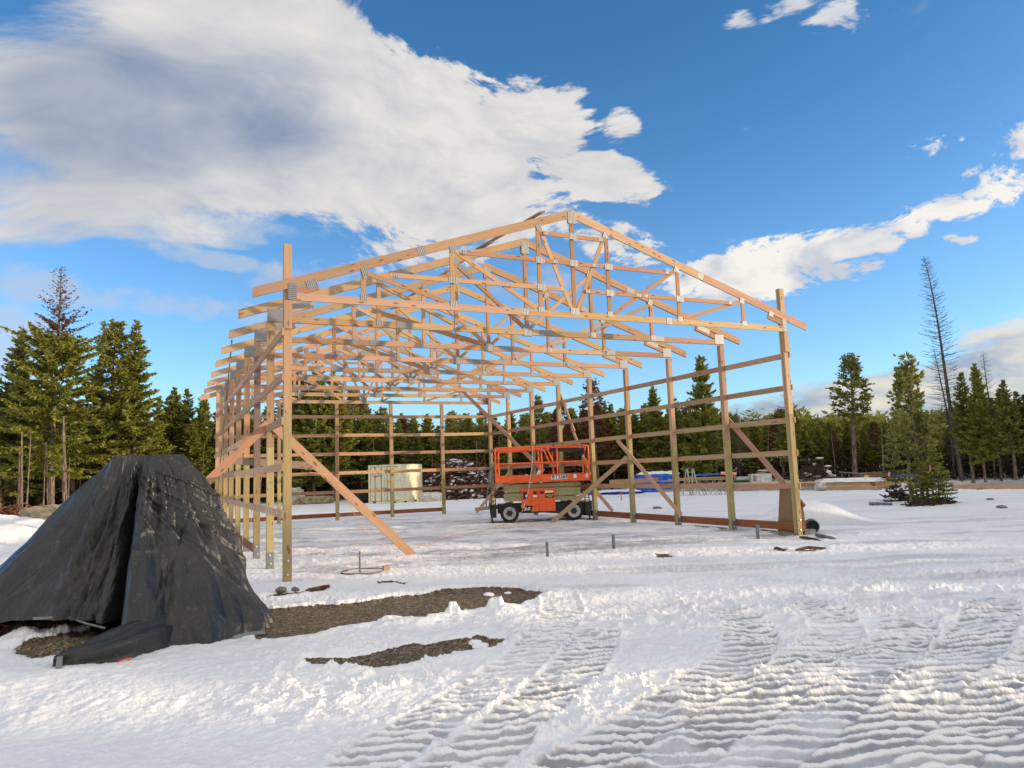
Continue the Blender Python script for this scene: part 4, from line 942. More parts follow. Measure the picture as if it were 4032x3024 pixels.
for (u, v, ang, L, lab) in ((430, 505, .5, .22, 'grey splintered wood piece lying on snow left of the brown bark piece'), (490, 500, .15, .26, 'reddish brown bark piece on snow in front of the corner post')):
    p = atz(1000+u*k3, 2050+v*k3); mb = MB(); mb.board((-L/2, 0, 0), (L/2, .02, .03), .05, .09); mb.board((-L/3, .03, .02), (L/4, -.04, .05), .03, .05); t_ = tag(mb.build('bark_piece', M_GREYW if L < .25 else M_REDTWIG), lab, 'bark piece'); t_.location = (p.x, p.y, gz(p.x, p.y)+.02); t_.rotation_euler = (0, 0, -ang)
for px, py, s, lab in ((2590, 2003, .16, 'dark grey stone on the open snow beyond the right wall'), (3860, 1928, .14, 'dark stone on snow in front of the frozen slab'), (3945, 2000, .16, 'low dark stone at the far right of the snow field'), (3900, 1968, .12, 'small dark stone between the frozen slab and the right edge')):
    p = atz(px, py); rock((p.x, p.y), (s*1.3, s, s*.8), lab)
for px, py, s, lab in ((1923, 2338, .07, 'loose white snow lump on the gravel near its right tip'), (2000, 2330, .05, 'small snow lump at the right tip of the gravel strip'), (1870, 2527, .07, 'left snow lump on the near gravel strip'), (1895, 2536, .08, 'right snow lump on the near gravel strip')):
    p = atz(px, py); rock((p.x, p.y), (s*1.2, s, s*.8), lab, M_SNOWOBJ, 'snow_lump', 'snow lump', 'snow lumps on the gravel')

# ================================================================== things around the right corner
mb = MB(); mb.board((12.42, .62, -.05), (12.42, .42, 1.18), .62, .02, (0, 1, 0)); t_ = tag(mb.build('plywood_sheet', M_PLY), 'stained brown plywood sheet leaning behind the right corner post', 'plywood sheet')
mb = MB(); mb.board(atz(3171, 2106, -.02), aty(3149, 1968, .34), .11, .03, (1, 0, 0)); tag(mb.build('leaning_board', M_SKIRT), 'dark narrow board leaning close behind the right corner post', 'board')
cu_ = empty('drain_pipe_offcut', tuple(atz(3198, 2094, .0)+Vector((0, 0, .15))), math.radians(48), 'short wide dark drain pipe lying on its side beside the right corner post', 'drain pipe')
mb = MB(); mb.lathe((0, 0, 0), (1, 0, 0), [(-.22, .165), (.24, .165), (.24, .152), (-.22, .152), (-.22, .165)], 28)
for k in range(5): mb.lathe((0, 0, 0), (1, 0, 0), [(-.18+k*.08, .165), (-.165+k*.08, .176), (-.145+k*.08, .176), (-.13+k*.08, .165)], 28)
mb.build('pipe_wall', M_PIPE, cu_)
mb = MB(); mb.lathe((0, 0, 0), (1, 0, 0), [(-.13, .151), (-.129, 0)], 24); mb.build('pipe_shade_disc', M_DARKGAP, cu_)  # dark disc paints in the shade deep inside the pipe
pp = atz(3195, 2103); mb = MB(); mb.box((0, 0, .06), (.27, .18, .13)); mb.box((0, 0, .13), (.29, .20, .015)); t_ = tag(mb.build('crate', M_CONC), 'low grey crate in front of the drain pipe at the right corner', 'crate'); t_.location = (pp.x+.02, pp.y+.10, -.03); t_.rotation_euler = (0, 0, math.radians(-24))
q0, q1 = atz(3215, 2106, .05), atz(3268, 2118, .04)
mb = MB(); mb.tube([q0, q0.lerp(q1, .75), q1-Vector((0, 0, .0)), q1+Vector((.02, -.12, -.03))], .045, 10); tag(mb.build('downpipe', M_PIPE), 'grey pipe with a bent end lying in the snow by the right corner', 'pipe')
q0, q1 = atz(2720, 2070, .03), atz(2860, 2080, .03); mb = MB(); mb.board(q0, q1, .03, .09); tag(mb.build('snowy_board', M_GREYW), 'dark board lying flat in the snow along the right wall', 'board')
for i in range(3):
    q0, q1 = atz(2990+i*16, 2083+i*4, .06), atz(3120, 2097+i*4, .05); 
mb = MB(); mb.board(atz(2998, 2086, .05), atz(3128, 2101, .05), .03, .12); tag(mb.build('flat_board', M_GREYW), 'weathered board under the skirt board next to the right corner post', 'board')
for n_, (a, b) in enumerate((((3135, 2165), (3250, 2157)), ((3050, 2160), (3092, 2166)), ((3150, 2115), (3230, 2128)))):
    q0, q1 = atz(*a, .02), atz(*b, .02); mid = q0.lerp(q1, .5)+Vector((0, .08, .02)); mb = MB(); mb.tube([q0, mid, q1], [.025, .035, .012], 6)
    tag(mb.build('branch', M_TWIG), ('long dark branch lying in snow in front of the right corner', 'short dark branch lying left of the long one near the right corner', 'broken dark branch at the foot of the right corner post')[n_], 'branch')
# stake, leaning pole on the left wall
q0 = atz(2447, 1972); mb = MB(); mb.board((0, 0, -.1), (0, 0, .52), .05, .03, (1, 0, 0)); t_ = tag(mb.build('survey_stake', M_STAKE), 'orange survey stake standing in open snow beyond the right wall', 'stake'); t_.location = (q0.x, q0.y, gz(q0.x, q0.y))
mb = MB(); mb.board(atx(848, 2030, -.30), atx(913, 1338, -.17), .06, .04, (0, 1, 0)); tag(mb.build('leaning_pole', M_GREYW), 'long thin dark board leaning against the far part of the left wall', 'pole')
for i, (a, b, lab) in enumerate((((1913, 2003), (1937, 1765), 'left long pipe leaning on the far right corner post behind the lift'), ((1925, 2003), (1944, 1820), 'right long pipe leaning on the far right corner post behind the lift'))):
    mb = MB(); mb.tube([aty(*a, 17.9), aty(*b, 18.6)], .035, 8); tag(mb.build('leaning_pipe', M_PIPE), lab, 'pipe', 'pipes leaning in the far corner')
mb = MB(); mb.board(atz(1872, 2006, .15), atz(1940, 1998, .18), .16, .04); tag(mb.build('scrap_board', M_WOODR), 'short reddish board on edge in the snow left of the lift', 'board')

# ================================================================== shipping container
ca = Vector((10.82, 37.02, 0)); cb = None
best = None
for t_i in range(400):
    d_ = ray(1577, 1983); q_ = CO+d_*(44+t_i*.03)/math.hypot(d_.x, d_.y); q_.z = 0; e_ = abs((q_-ca).length-2.44)
    if best is None or e_ < best-1e-3: best = e_; cb = q_
    if best < .03: break
dirf = (cb-ca).normalized(); cw = 2.44; cl = 3.25; chh = 2.62
ct = empty('shipping_container', (ca.x, ca.y, gz(ca.x, ca.y)-.02), math.atan2(dirf.y, dirf.x), 'short beige steel storage container with closed doors facing the barn frame', 'container')
def cp(mb, n_, m_, par=None): return mb.build(n_, m_, par or ct)
mb = MB()                                                       # frame
for u in (.06, cw-.06):
    for v in (.06, cl-.06): mb.box((u, v, chh/2), (.12, .12, chh-.01))
for z in (.08, chh-.06):
    for v in (.05, cl-.05): mb.box((cw/2, v, z), (cw-.25, .08, .12))
    for u in (.05, cw-.05): mb.box((u, cl/2, z), (.08, cl-.25, .12))
cp(mb, 'corner_frame', M_BEIGE)
def corrug(p0, d, nrm, L, z0, z1, name):
    mb = MB(); n_ = int(L/.22); pts = []
    for k in range(n_):
        a = k*L/n_; w = L/n_
        pts += [(a, 0), (a+w*.30, 0), (a+w*.42, -.036), (a+w*.88, -.036)]
    pts.append((L, 0)); p0, d, nrm = Vector(p0), Vector(d), Vector(nrm)
    for (a, oa), (b, ob_) in zip(pts[:-1], pts[1:]):
        P = p0+d*a+nrm*oa; Q = p0+d*b+nrm*ob_; mb.quad([(P.x, P.y, z0), (Q.x, Q.y, z0), (Q.x, Q.y, z1), (P.x, P.y, z1)], [(a, z0), (b, z0), (b, z1), (a, z1)])
    cp(mb, name, M_BEIGE)
corrug((cw-.03, .12, 0), (0, 1, 0), (1, 0, 0), cl-.24, .14, chh-.12, 'side_panel'); corrug((.03, cl-.12, 0), (0, -1, 0), (-1, 0, 0), cl-.24, .14, chh-.12, 'side_panel'); corrug((cw-.12, cl-.03, 0), (-1, 0, 0), (0, 1, 0), cw-.24, .14, chh-.12, 'end_panel')
mb = MB(); mb.box((cw/2, cl/2, chh-.02), (cw-.02, cl-.02, .03)); cp(mb, 'roof', M_BEIGE)
mb = MB(); mb.box((cw/2, .12, chh/2), (cw-.24, .02, chh-.24)); cp(mb, 'door_seal', M_DARKGAP)
for k, (u0, u1) in enumerate(((.145, 1.205), (1.235, cw-.145))):
    mb = MB(); um = (u0+u1)/2; mb.box((um, .075, chh/2+.01), (u1-u0, .05, chh-.32))
    d_ = cp(mb, 'door', M_BEIGE)
    mb = MB()
    for z in (.55, 1.30, 2.0): mb.box((um, .046, z), (u1-u0-.2, .012, .10))
    for z in (.55, 1.30, 2.0): mb.box((um, .038, z), (u1-u0-.26, .012, .05))
    cp(mb, 'pressed_panel', M_BEIGE, d_)
    for f in (.34, .80):
        u = u0+(u1-u0)*(f if k == 0 else 1-f); mb = MB(); mb.tube([(u, .015, .16), (u, .015, chh-.14)], .019, 8)
        for z in (.25, .95, 1.75, chh-.3): mb.box((u, .03, z), (.09, .03, .05))
        mb.box((u+(.10 if k == 0 else -.10), -.0, 1.02), (.24, .02, .035)); mb.box((u, .005, 1.02), (.05, .04, .12)); cp(mb, 'locking_bar', M_GALV, d_)
d_ = [c for c in ct.children if c.name.startswith('door') and 'seal' not in c.name]
mb = MB(); mb.box((.47, -.006, 1.93), (.38, .012, .19)); cp(mb, 'sign', M_RED, d_[0]); mb = MB(); mb.box((.85, -.006, 1.93), (.38, .012, .19)); cp(mb, 'sign', mat('dark_blue_sign', plain(c3(.03, .03, .07), .5)), d_[0])
text_part('lettering', 'DRY', .19, face(.47, -.015, 1.925), M_WHITE, d_[0], bold=.005); text_part('lettering', 'BOX', .19, face(.85, -.015, 1.925), M_WHITE, d_[0], bold=.005)
text_part('lettering', '22G1', .12, face(1.95, .040, 1.97), M_BLACK, d_[1])
mb = MB(); mb.box((1.62, .040, 1.46), (.26, .012, .16)); cp(mb, 'warning_sticker', mat('amber_sticker', plain(c3(.80, .38, .02), .5)), d_[1])
mb = MB()
for u in (.45, cw-.45): mb.box((u, .005, .07), (.22, .03, .10))
cp(mb, 'fork_pocket', M_DARKGAP); mb = MB()  # solid dark boxes, the shade of the open pockets put into the colour
for v in (.75, 2.2): mb.box((cw+.0, v, .07), (.03, .30, .11))
cp(mb, 'fork_pocket', M_DARKGAP)
mb = MB(); mb.tube([(0, 0, 0), (-.55, -.15, 1.25)], .016, 6); q = atz(1400+870/3.95, 1780+735/3.95)
br = empty('push_broom', (q.x, q.y, 0), 0, 'push broom with red head leaning head up on the container side', 'broom'); br.rotation_euler = (0, 0, math.radians(53-180+180))
br.rotation_euler = (0, 0, 0); tgt = aty(1400+775/3.95, 1780+500/3.95, q.y-.0)
mb = MB(); mb.tube([(0, 0, .02), (tgt.x-q.x, .12, tgt.z)], .022, 6); mb.build('handle', M_LADDER, br)
mb = MB(); mb.board((tgt.x-q.x-.22, .0, tgt.z+.04), (tgt.x-q.x+.26, .24, tgt.z+.09), .09, .08); mb.board((tgt.x-q.x-.22, -.05, tgt.z+.04), (tgt.x-q.x+.26, .19, tgt.z+.09), .12, .05); mb.build('broom_head', M_RED, br)
# plastic-wrapped bundles
def lump(name, p, dims, rz, m_, lab, cat, seed=3, am=.35, zoff=0.):
    bm = bmesh.new(); bmesh.ops.create_icosphere(bm, subdivisions=5, radius=1); P = np.array([v.co[:] for v in bm.verts])
    n_ = fbm(P[:, 0]*1.6+P[:, 2]*.9+seed, P[:, 1]*1.6-P[:, 2]*1.1+seed, 1., 5, seed, .62)
    crs = 1-np.abs(2*fbm(P[:, 0]*2.5+P[:, 2]+seed, P[:, 1]*2.5+P[:, 2], 1., 3, seed+7)-1)
    sg = np.sign(P)*np.abs(P)**.72
    Q = sg*(1+(n_-.5)[:, None]*am*2+(crs-.7)[:, None]*am*.6)
    for v, c in zip(bm.verts, Q): v.co = (c[0]*dims[0]/2, c[1]*dims[1]/2, max(c[2]*dims[2]/2, -.3*dims[2]))
    me = bpy.data.meshes.new(name); bm.to_mesh(me); bm.free(); me.materials.append(m_)
    o = bpy.data.objects.new(name, me); COL.objects.link(o); o.location = (p[0], p[1], gz(p[0], p[1])+dims[2]*.3+zoff); o.rotation_euler = (0, 0, rz); return tag(o, lab, cat)
q = atz(1400+1140/3.95, 1780+770/3.95); M_POLY = mat('clear_poly_sheet', plain(c3(.58, .55, .49), .45, 0, .2, 3, .5))
lump('plastic_bundle', (q.x+.35, q.y+.3), (1.7, .9, .8), -.4, M_POLY, 'rounded bundle wrapped in dirty clear plastic right of the container', 'bundle', 5, .22)
q = atz(1165, 1985); lump('plastic_bundle', (q.x, q.y), (1.3, 1.0, 1.5), .3, M_POLY, 'upright crumpled plastic bundle on the snow near the left wall background', 'bundle', 9, .4)
q = atz(1235, 1985); lump('plastic_sheet', (q.x, q.y), (2.6, 1.2, .7), -.3, M_TAN, 'low crumpled dirty sheeting beside the upright plastic bundle', 'sheeting', 11, .45)
q = atz(1428, 1984); lump('covered_mower', (q.x, q.y+.8), (1.1, .9, .95), .2, M_BLACK, 'dark machine partly hidden at the left side of the container', 'machine', 13, .4)
# left background: tan canvas, wooden stake cross, snow heaps come with the ground
q = atd(300, 2000, 38); lump('canvas_heap', (q.x, q.y), (3.6, 1.7, .95), -.35, M_TAN, 'low heap under tan canvas below the left trees', 'canvas heap', 17, .5, .10)
q = atz(150, 2120, .0); q = atd(150, 2105, 24); cr = empty('board_cross', (q.x, q.y, .15), -.35, 'short pale board nailed across a stake beside the snow heap at left', 'marker')
mb = MB(); mb.board((-.30, 0, .12), (.45, 0, .14), .14, .04); mb.build('crosspiece', M_WOOD, cr); mb = MB(); mb.board((0, -.04, -.2), (0, -.04, .30), .07, .035, (1, 0, 0)); mb.build('upright', M_WOOD, cr)

# ================================================================== building site on the right
def P0(px, py): q = atz(px, py); return q
bt0, bt1 = atd(2515, 1928, 55), atd(2665, 1920, 55)
mid = (bt0+bt1)/2
def blocky(name, p, dims, rz, m_, lab, cat, wr=.08, seed=1, snow=None, par=None):
    bm = bmesh.new(); bmesh.ops.create_cube(bm, size=1); bmesh.ops.subdivide_edges(bm, edges=bm.edges, cuts=14, use_grid_fill=True)
    for v in bm.verts:
        c = v.co; n_ = float(fbm(np.array([(c.x+c.z*.3)*7+seed]), np.array([c.y*7+c.z*2+seed]), 1., 3, seed)[0])-.5
        v.co = Vector((c.x*dims[0]*(1+wr*n_*2), c.y*dims[1]*(1+wr*n_*2+(.12*(0.5-c.z) if wr > .05 else 0)), (c.z+.5)*dims[2]*(1+wr*n_)))
    me = bpy.data.meshes.new(name); bm.to_mesh(me); bm.free(); me.materials.append(m_)
    o = bpy.data.objects.new(name, me); COL.objects.link(o); o.location = (p[0], p[1], p[2] if len(p) > 2 else gz(p[0], p[1])-.05); o.rotation_euler = (0, 0, rz); tag(o, lab, cat)
    if snow:
        sm = MB(); nx = 14
        for i in range(nx):
            for j in range(5):
                pass
        sn = bmesh.new(); bmesh.ops.create_cube(sn, size=1); bmesh.ops.subdivide_edges(sn, edges=sn.edges, cuts=10, use_grid_fill=True)
        for v in sn.verts:
            c = v.co; n_ = float(fbm(np.array([c.x*6+seed]), np.array([c.y*6]), 1., 3, seed+4)[0])
            v.co = Vector((c.x*dims[0]*.98, c.y*dims[1]*.98, dims[2]*.97+(c.z+.5)*snow*(.4+1.1*n_)*(1-abs(2*c.x)**8*.6)))
        m2 = bpy.data.meshes.new('snow_cap'); sn.to_mesh(m2); sn.free(); m2.materials.append(M_SNOWOBJ); so_ = bpy.data.objects.new('snow_cap', m2); COL.objects.link(so_); so_.parent = o
    return o
RZ = math.atan2(-.426, .905)
blocky('covered_stack', (mid.x, mid.y), (2.9, 1.8, 1.30), RZ, M_BLUET, 'lumber stack under a bright blue tarp with snow on top', 'tarp stack', .10, 3, .22)
q = atd(2430, 1925, 53); blocky('loose_tarp', (q.x, q.y), (3.2, 1.4, .22), RZ, M_BLUET, 'low spread of blue tarp on the snow left of the blue tarp stack', 'tarp', .5, 41, .12)
q = atd(2498, 1842, 57); lump('snowy_bale', (q.x, q.y), (1.1, 1.0, 1.05), 0, M_SNOWOBJ, 'round snow covered bale left of the blue tarp stack', 'bale', 21, .15)
q0, q1 = atd(2440, 1893, 53), atd(2592, 1884, 52); q0.z = .95; q1.z = .95; 
mb = MB(); mb.board(aty(2400, 1900, 26.0), aty(2592, 1889, 26.0), .26, .04); mb.board(aty(2402, 1898, 26.3), aty(2588, 1888, 26.3), .26, .04); tag(mb.build('long_boards', M_WOODR), 'pair of long boards propped on edge in front of the blue tarp stack', 'boards')
# deck platform and its rim
dA, dB = atz(2640, 1945), atz(3160, 1926)
dz = .62
dk = empty('floor_deck', (0, 0, 0), 0, 'long low wooden floor deck with pale sheathing beyond the right wall', 'floor deck')
e0 = atd(2640, 1915, 54.5); e1 = atd(3580, 1895, 51.5); e0.z = e1.z = 0
dd = (e1-e0); L_ = dd.length; dd.normalize(); bk = Vector((-dd.y, dd.x, 0))
if bk.y < 0: bk = -bk
mb = MB(); mb.board(e0+Vector((0, 0, .25)), e1+Vector((0, 0, .25)), .38, .05); mb.board(e0+bk*9+Vector((0, 0, .25)), e1+bk*9+Vector((0, 0, .25)), .38, .05); mb.build('rim_board', M_WOODR, dk)
mb = MB(); mb.quad([e0+Vector((0, 0, .46)), e1+Vector((0, 0, .46)), e1+bk*9+Vector((0, 0, .46)), e0+bk*9+Vector((0, 0, .46))], [(0, 0), (L_, 0), (L_, 9), (0, 9)]); mb.quad([e0+Vector((0, 0, .44)), e0+bk*9+Vector((0, 0, .44)), e1+bk*9+Vector((0, 0, .44)), e1+Vector((0, 0, .44))]); mb.build('sheathing', M_DECK, dk)
mb = MB(); mb.board(e0-dd*2.5-bk*.6+Vector((0, 0, .10)), e0+dd*11-bk*.6+Vector((0, 0, .10)), .26, .3); mb.build('block_footing', M_CONC, dk)
# saw horses, planks, ladder
def sawhorse(px, dist, lab):
    q = atd(px, 1930, dist); z = gz(q.x, q.y); t_ = empty('sawhorse', (q.x, q.y, z), RZ+1.2, lab, 'sawhorse', 'sawhorses carrying planks')
    mb = MB(); mb.board((-.5, 0, .82), (.5, 0, .82), .09, .09); mb.build('beam', M_GREYW, t_)
    for sx in (-1, 1):
        for sy in (-1, 1): mb = MB(); mb.board((sx*.42, sy*.03, .80), (sx*.52, sy*.34, .0), .08, .03, (1, 0, 0)); mb.build('leg', M_GREYW if sy < 0 else M_LADDER, t_)
for px, lab in ((2705, 'sawhorse under the left end of the long planks'), (2755, 'sawhorse second from left under the long planks'), (2815, 'sawhorse under the middle of the long planks'), (2838, 'sawhorse under the right end of the long planks')): sawhorse(px, 47.5, lab)
for n_, (a, b, zz, w) in enumerate((((2598, 1886), (2870, 1876), .93, .12), ((2630, 1881), (2850, 1873), 1.0, .10), ((2670, 1877), (2895, 1868), 1.06, .08))):
    pa, pb = atd(*a, 47.5), atd(*b, 47.5); pa.z = pb.z = zz; mb = MB(); mb.board(pa, pb, .05, .28); tag(mb.build('plank', M_WOODR), ('lowest long plank laid across the sawhorses', 'middle long plank on the sawhorse stack', 'topmost long plank on the sawhorse stack')[n_], 'plank', 'planks on the sawhorses')
pa, pb = atd(2740, 1871, 47.4), atd(2838, 1866, 47.4); mb = MB(); mb.tube([pa, pb], .06, 8); tag(mb.build('blue_pipe', M_BLUEP), 'thin blue pipe lying on top of the planks', 'pipe')
pa, pb = atd(2838, 1863, 47.4), atd(2900, 1866, 47.4); mb = MB(); mb.tube([pa, pb], .10, 10); tag(mb.build('pink_tube', M_PINK), 'pinkish tube end at the right of the blue pipe', 'tube')
q = atd(2718, 1880, 48.6); sl_ = empty('step_ladder', (q.x, q.y, gz(q.x, q.y)), RZ+.3, 'pale folding step ladder standing behind the planks', 'step ladder')
for sx, sy in ((-1, -1), (1, -1), (-1, 1), (1, 1)): mb = MB(); mb.board((sx*.20, sy*.06, 1.62), (sx*.34, sy*.45, 0), .07, .03, (1, 0, 0)); mb.build('rail', M_LADDER, sl_)
mb = MB(); mb.box((0, 0, 1.64), (.5, .22, .05)); mb.build('top_step', M_GREYW, sl_)
for k in range(5): mb = MB(); z = .28+k*.28; mb.box((0, -.06-.39*(1-z/1.62), z), (.40+.2*(1-z/1.62), .08, .025)); mb.build('step', M_LADDER, sl_)
q = atd(2922, 1885, 58); blocky('foam_block', (q.x, q.y, .47), (1.0, .7, .42), RZ, M_WRAP, 'small pale foam block on the deck behind the plank ends', 'foam block', .02, 4)
pa, pb = atd(2880, 1886, 57), atd(2948, 1884, 57); pa.z = pb.z = .58; mb = MB(); mb.tube([pa, pb], .11, 10); tag(mb.build('green_roll', M_GREEN), 'dark green roll lying on the floor deck', 'roll')
q = atd(2993, 1888, 57); w_ = blocky('wrapped_pallet', (q.x, q.y, .47), (1.45, .8, .60), RZ, M_WRAP, 'square pallet load wrapped in whitish plastic on the floor deck', 'pallet load', .02, 6)
mb = MB(); mb.box((-.52, -.41, .28), (.26, .02, .42)); mb.build('label_sheet', M_CONC, w_)
q2 = atd(3003, 1862, 57); mb = MB(); mb.box((-.1, 0, .05), (.55, .4, .12)); mb.box((.12, 0, .15), (.5, .4, .10)); t_ = tag(mb.build('board_offcuts', M_WOODR), 'short board offcuts on top of the wrapped pallet load', 'boards'); t_.location = (q2.x, q2.y, 1.08); t_.rotation_euler = (0, 0, RZ)
mb = MB(); mb.box((.0, 0, .23), (.6, .45, .06)); sn_ = mb.build('snow_cap', M_SNOWOBJ, t_)
# lumber bundle with plastic and snow
la_, lb_ = atz(3240, 1932), atz(3460, 1930); rz = math.atan2(lb_.y-la_.y, lb_.x-la_.x); LL = (lb_-la_).length
lm = empty('lumber_bundle', (la_.x, la_.y, gz(la_.x, la_.y)), rz, 'bundle of pale boards half covered by snowy plastic sheet', 'lumber bundle')
for r_ in range(4):
    mb = MB()
    for c_ in range(5): mb.board((.0+rb.uniform(0, .12)+(.15 if r_ > 2 else 0), .08+c_*.20, .09+r_*.11), (LL-rb.uniform(0, .12)-(.35 if r_ > 1 else 0), .08+c_*.20, .09+r_*.11), .10, .19)
    mb.build('board_layer', M_WOOD, lm)
mb = MB()
o_ = blocky('plastic_cover', (0, 0, 0), (LL*.95, 1.2, .22), 0, M_SNOWOBJ, None, None, .25, 8); o_.parent = lm; o_.location = (LL*.48, .6, .50)
o_ = lump('hanging_plastic', (0, 0), (.9, 1.1, .75), 0, M_POLY, None, None, 23, .3); o_.parent = lm; o_.location = (-.15, .45, .28)
# frozen slab with form boards, further boards
s0, s1 = atz(3750, 1925), atz(4150, 1925)
sd_ = (s1-s0).normalized(); sb_ = Vector((-sd_.y, sd_.x, 0)); sb_ = sb_ if sb_.y > 0 else -sb_
fs = empty('slab_form', (0, 0, 0), 0, 'frozen pale slab inside a low wooden form at the right edge', 'slab form')
mb = MB(); mb.board(s0+Vector((0, 0, .12)), s0+sd_*22+Vector((0, 0, .12)), .26, .05); mb.build('form_board', M_WOODR, fs)
A_ = [s0+Vector((0, 0, .22)), s0+sd_*22+Vector((0, 0, .22)), s0+sd_*22+sb_*13+Vector((0, 0, .22)), s0+sb_*13+Vector((0, 0, .22))]
mb = MB(); mb.quad(A_); mb.build('slab_surface', M_ICE, fs)
for n_, (a, b, lab) in enumerate((((3495, 1908), (3640, 1905), 'long reddish timber lying on the snow behind the small tree clump'), ((3770, 1870), (3880, 1872), 'thin dark board at the far side of the frozen slab'), ((3300, 1888), (3430, 1886), 'short timbers at the far edge of the deck under the steel rack'))):
    pa, pb = atd(*a, (50.5, 66, 57)[n_]), atd(*b, (50, 66, 56.5)[n_]); mb = MB(); mb.board(pa, pb, .10, .10); tag(mb.build('timber', M_WOODR if n_ != 1 else M_GREYW), lab, 'timber')
# steel rack of studs and blue beam behind
rk = empty('steel_rack', (0, 0, 0), 0, 'low galvanized steel rack frame standing on the deck behind the lumber bundle', 'rack')
pa, pb = atd(3303, 1858, 57), atd(3415, 1866, 57); mb = MB(); mb.board(pa, pb, .06, .4); mb.build('top_rail', M_GALV, rk)
for f in (.1, .35, .62, .85): c = pa.lerp(pb, f); mb = MB(); mb.board((c.x, c.y, .47), (c.x, c.y, c.z-.035), .07, .07, (1, 0, 0)); mb.build('leg', M_GALV, rk)
mb = MB(); mb.box((0, 0, .14), (.22, .2, .28)); t_ = tag(mb.build('yellow_can', M_YEL), 'small yellow can beside the steel rack', 'can'); q = atd(3412, 1880, 56); t_.location = (q.x, q.y, .47)
pa, pb = atd(3500, 1870, 58), atd(3625, 1870, 57.5); mb = MB(); mb.board(pa, pb, .16, .12); tag(mb.build('blue_beam', M_BLUEP), 'dark blue beam lying behind the small tree clump', 'beam')
q = atd(3450, 1866, 59); mb = MB(); mb.board((-1.3, 0, .2), (1.3, 0, .25), .25, .5); mb.board((-1.1, -.1, .4), (.3, -.1, .42), .08, .2); t_ = tag(mb.build('dark_timber_pile', M_GREYW), 'dark timber pile behind the deck near the small tree clump', 'timber pile'); t_.location = (q.x, q.y, .47); t_.rotation_euler = (0, 0, RZ)
q0, q1 = atz(3425, 1984, .06), atz(3510, 1986, .06); mb = MB(); mb.tube([q0, q1], .07, 10); tag(mb.build('fallen_pipe', M_PIPE), 'dark pipe lying on the snow left of the tree clump', 'pipe')

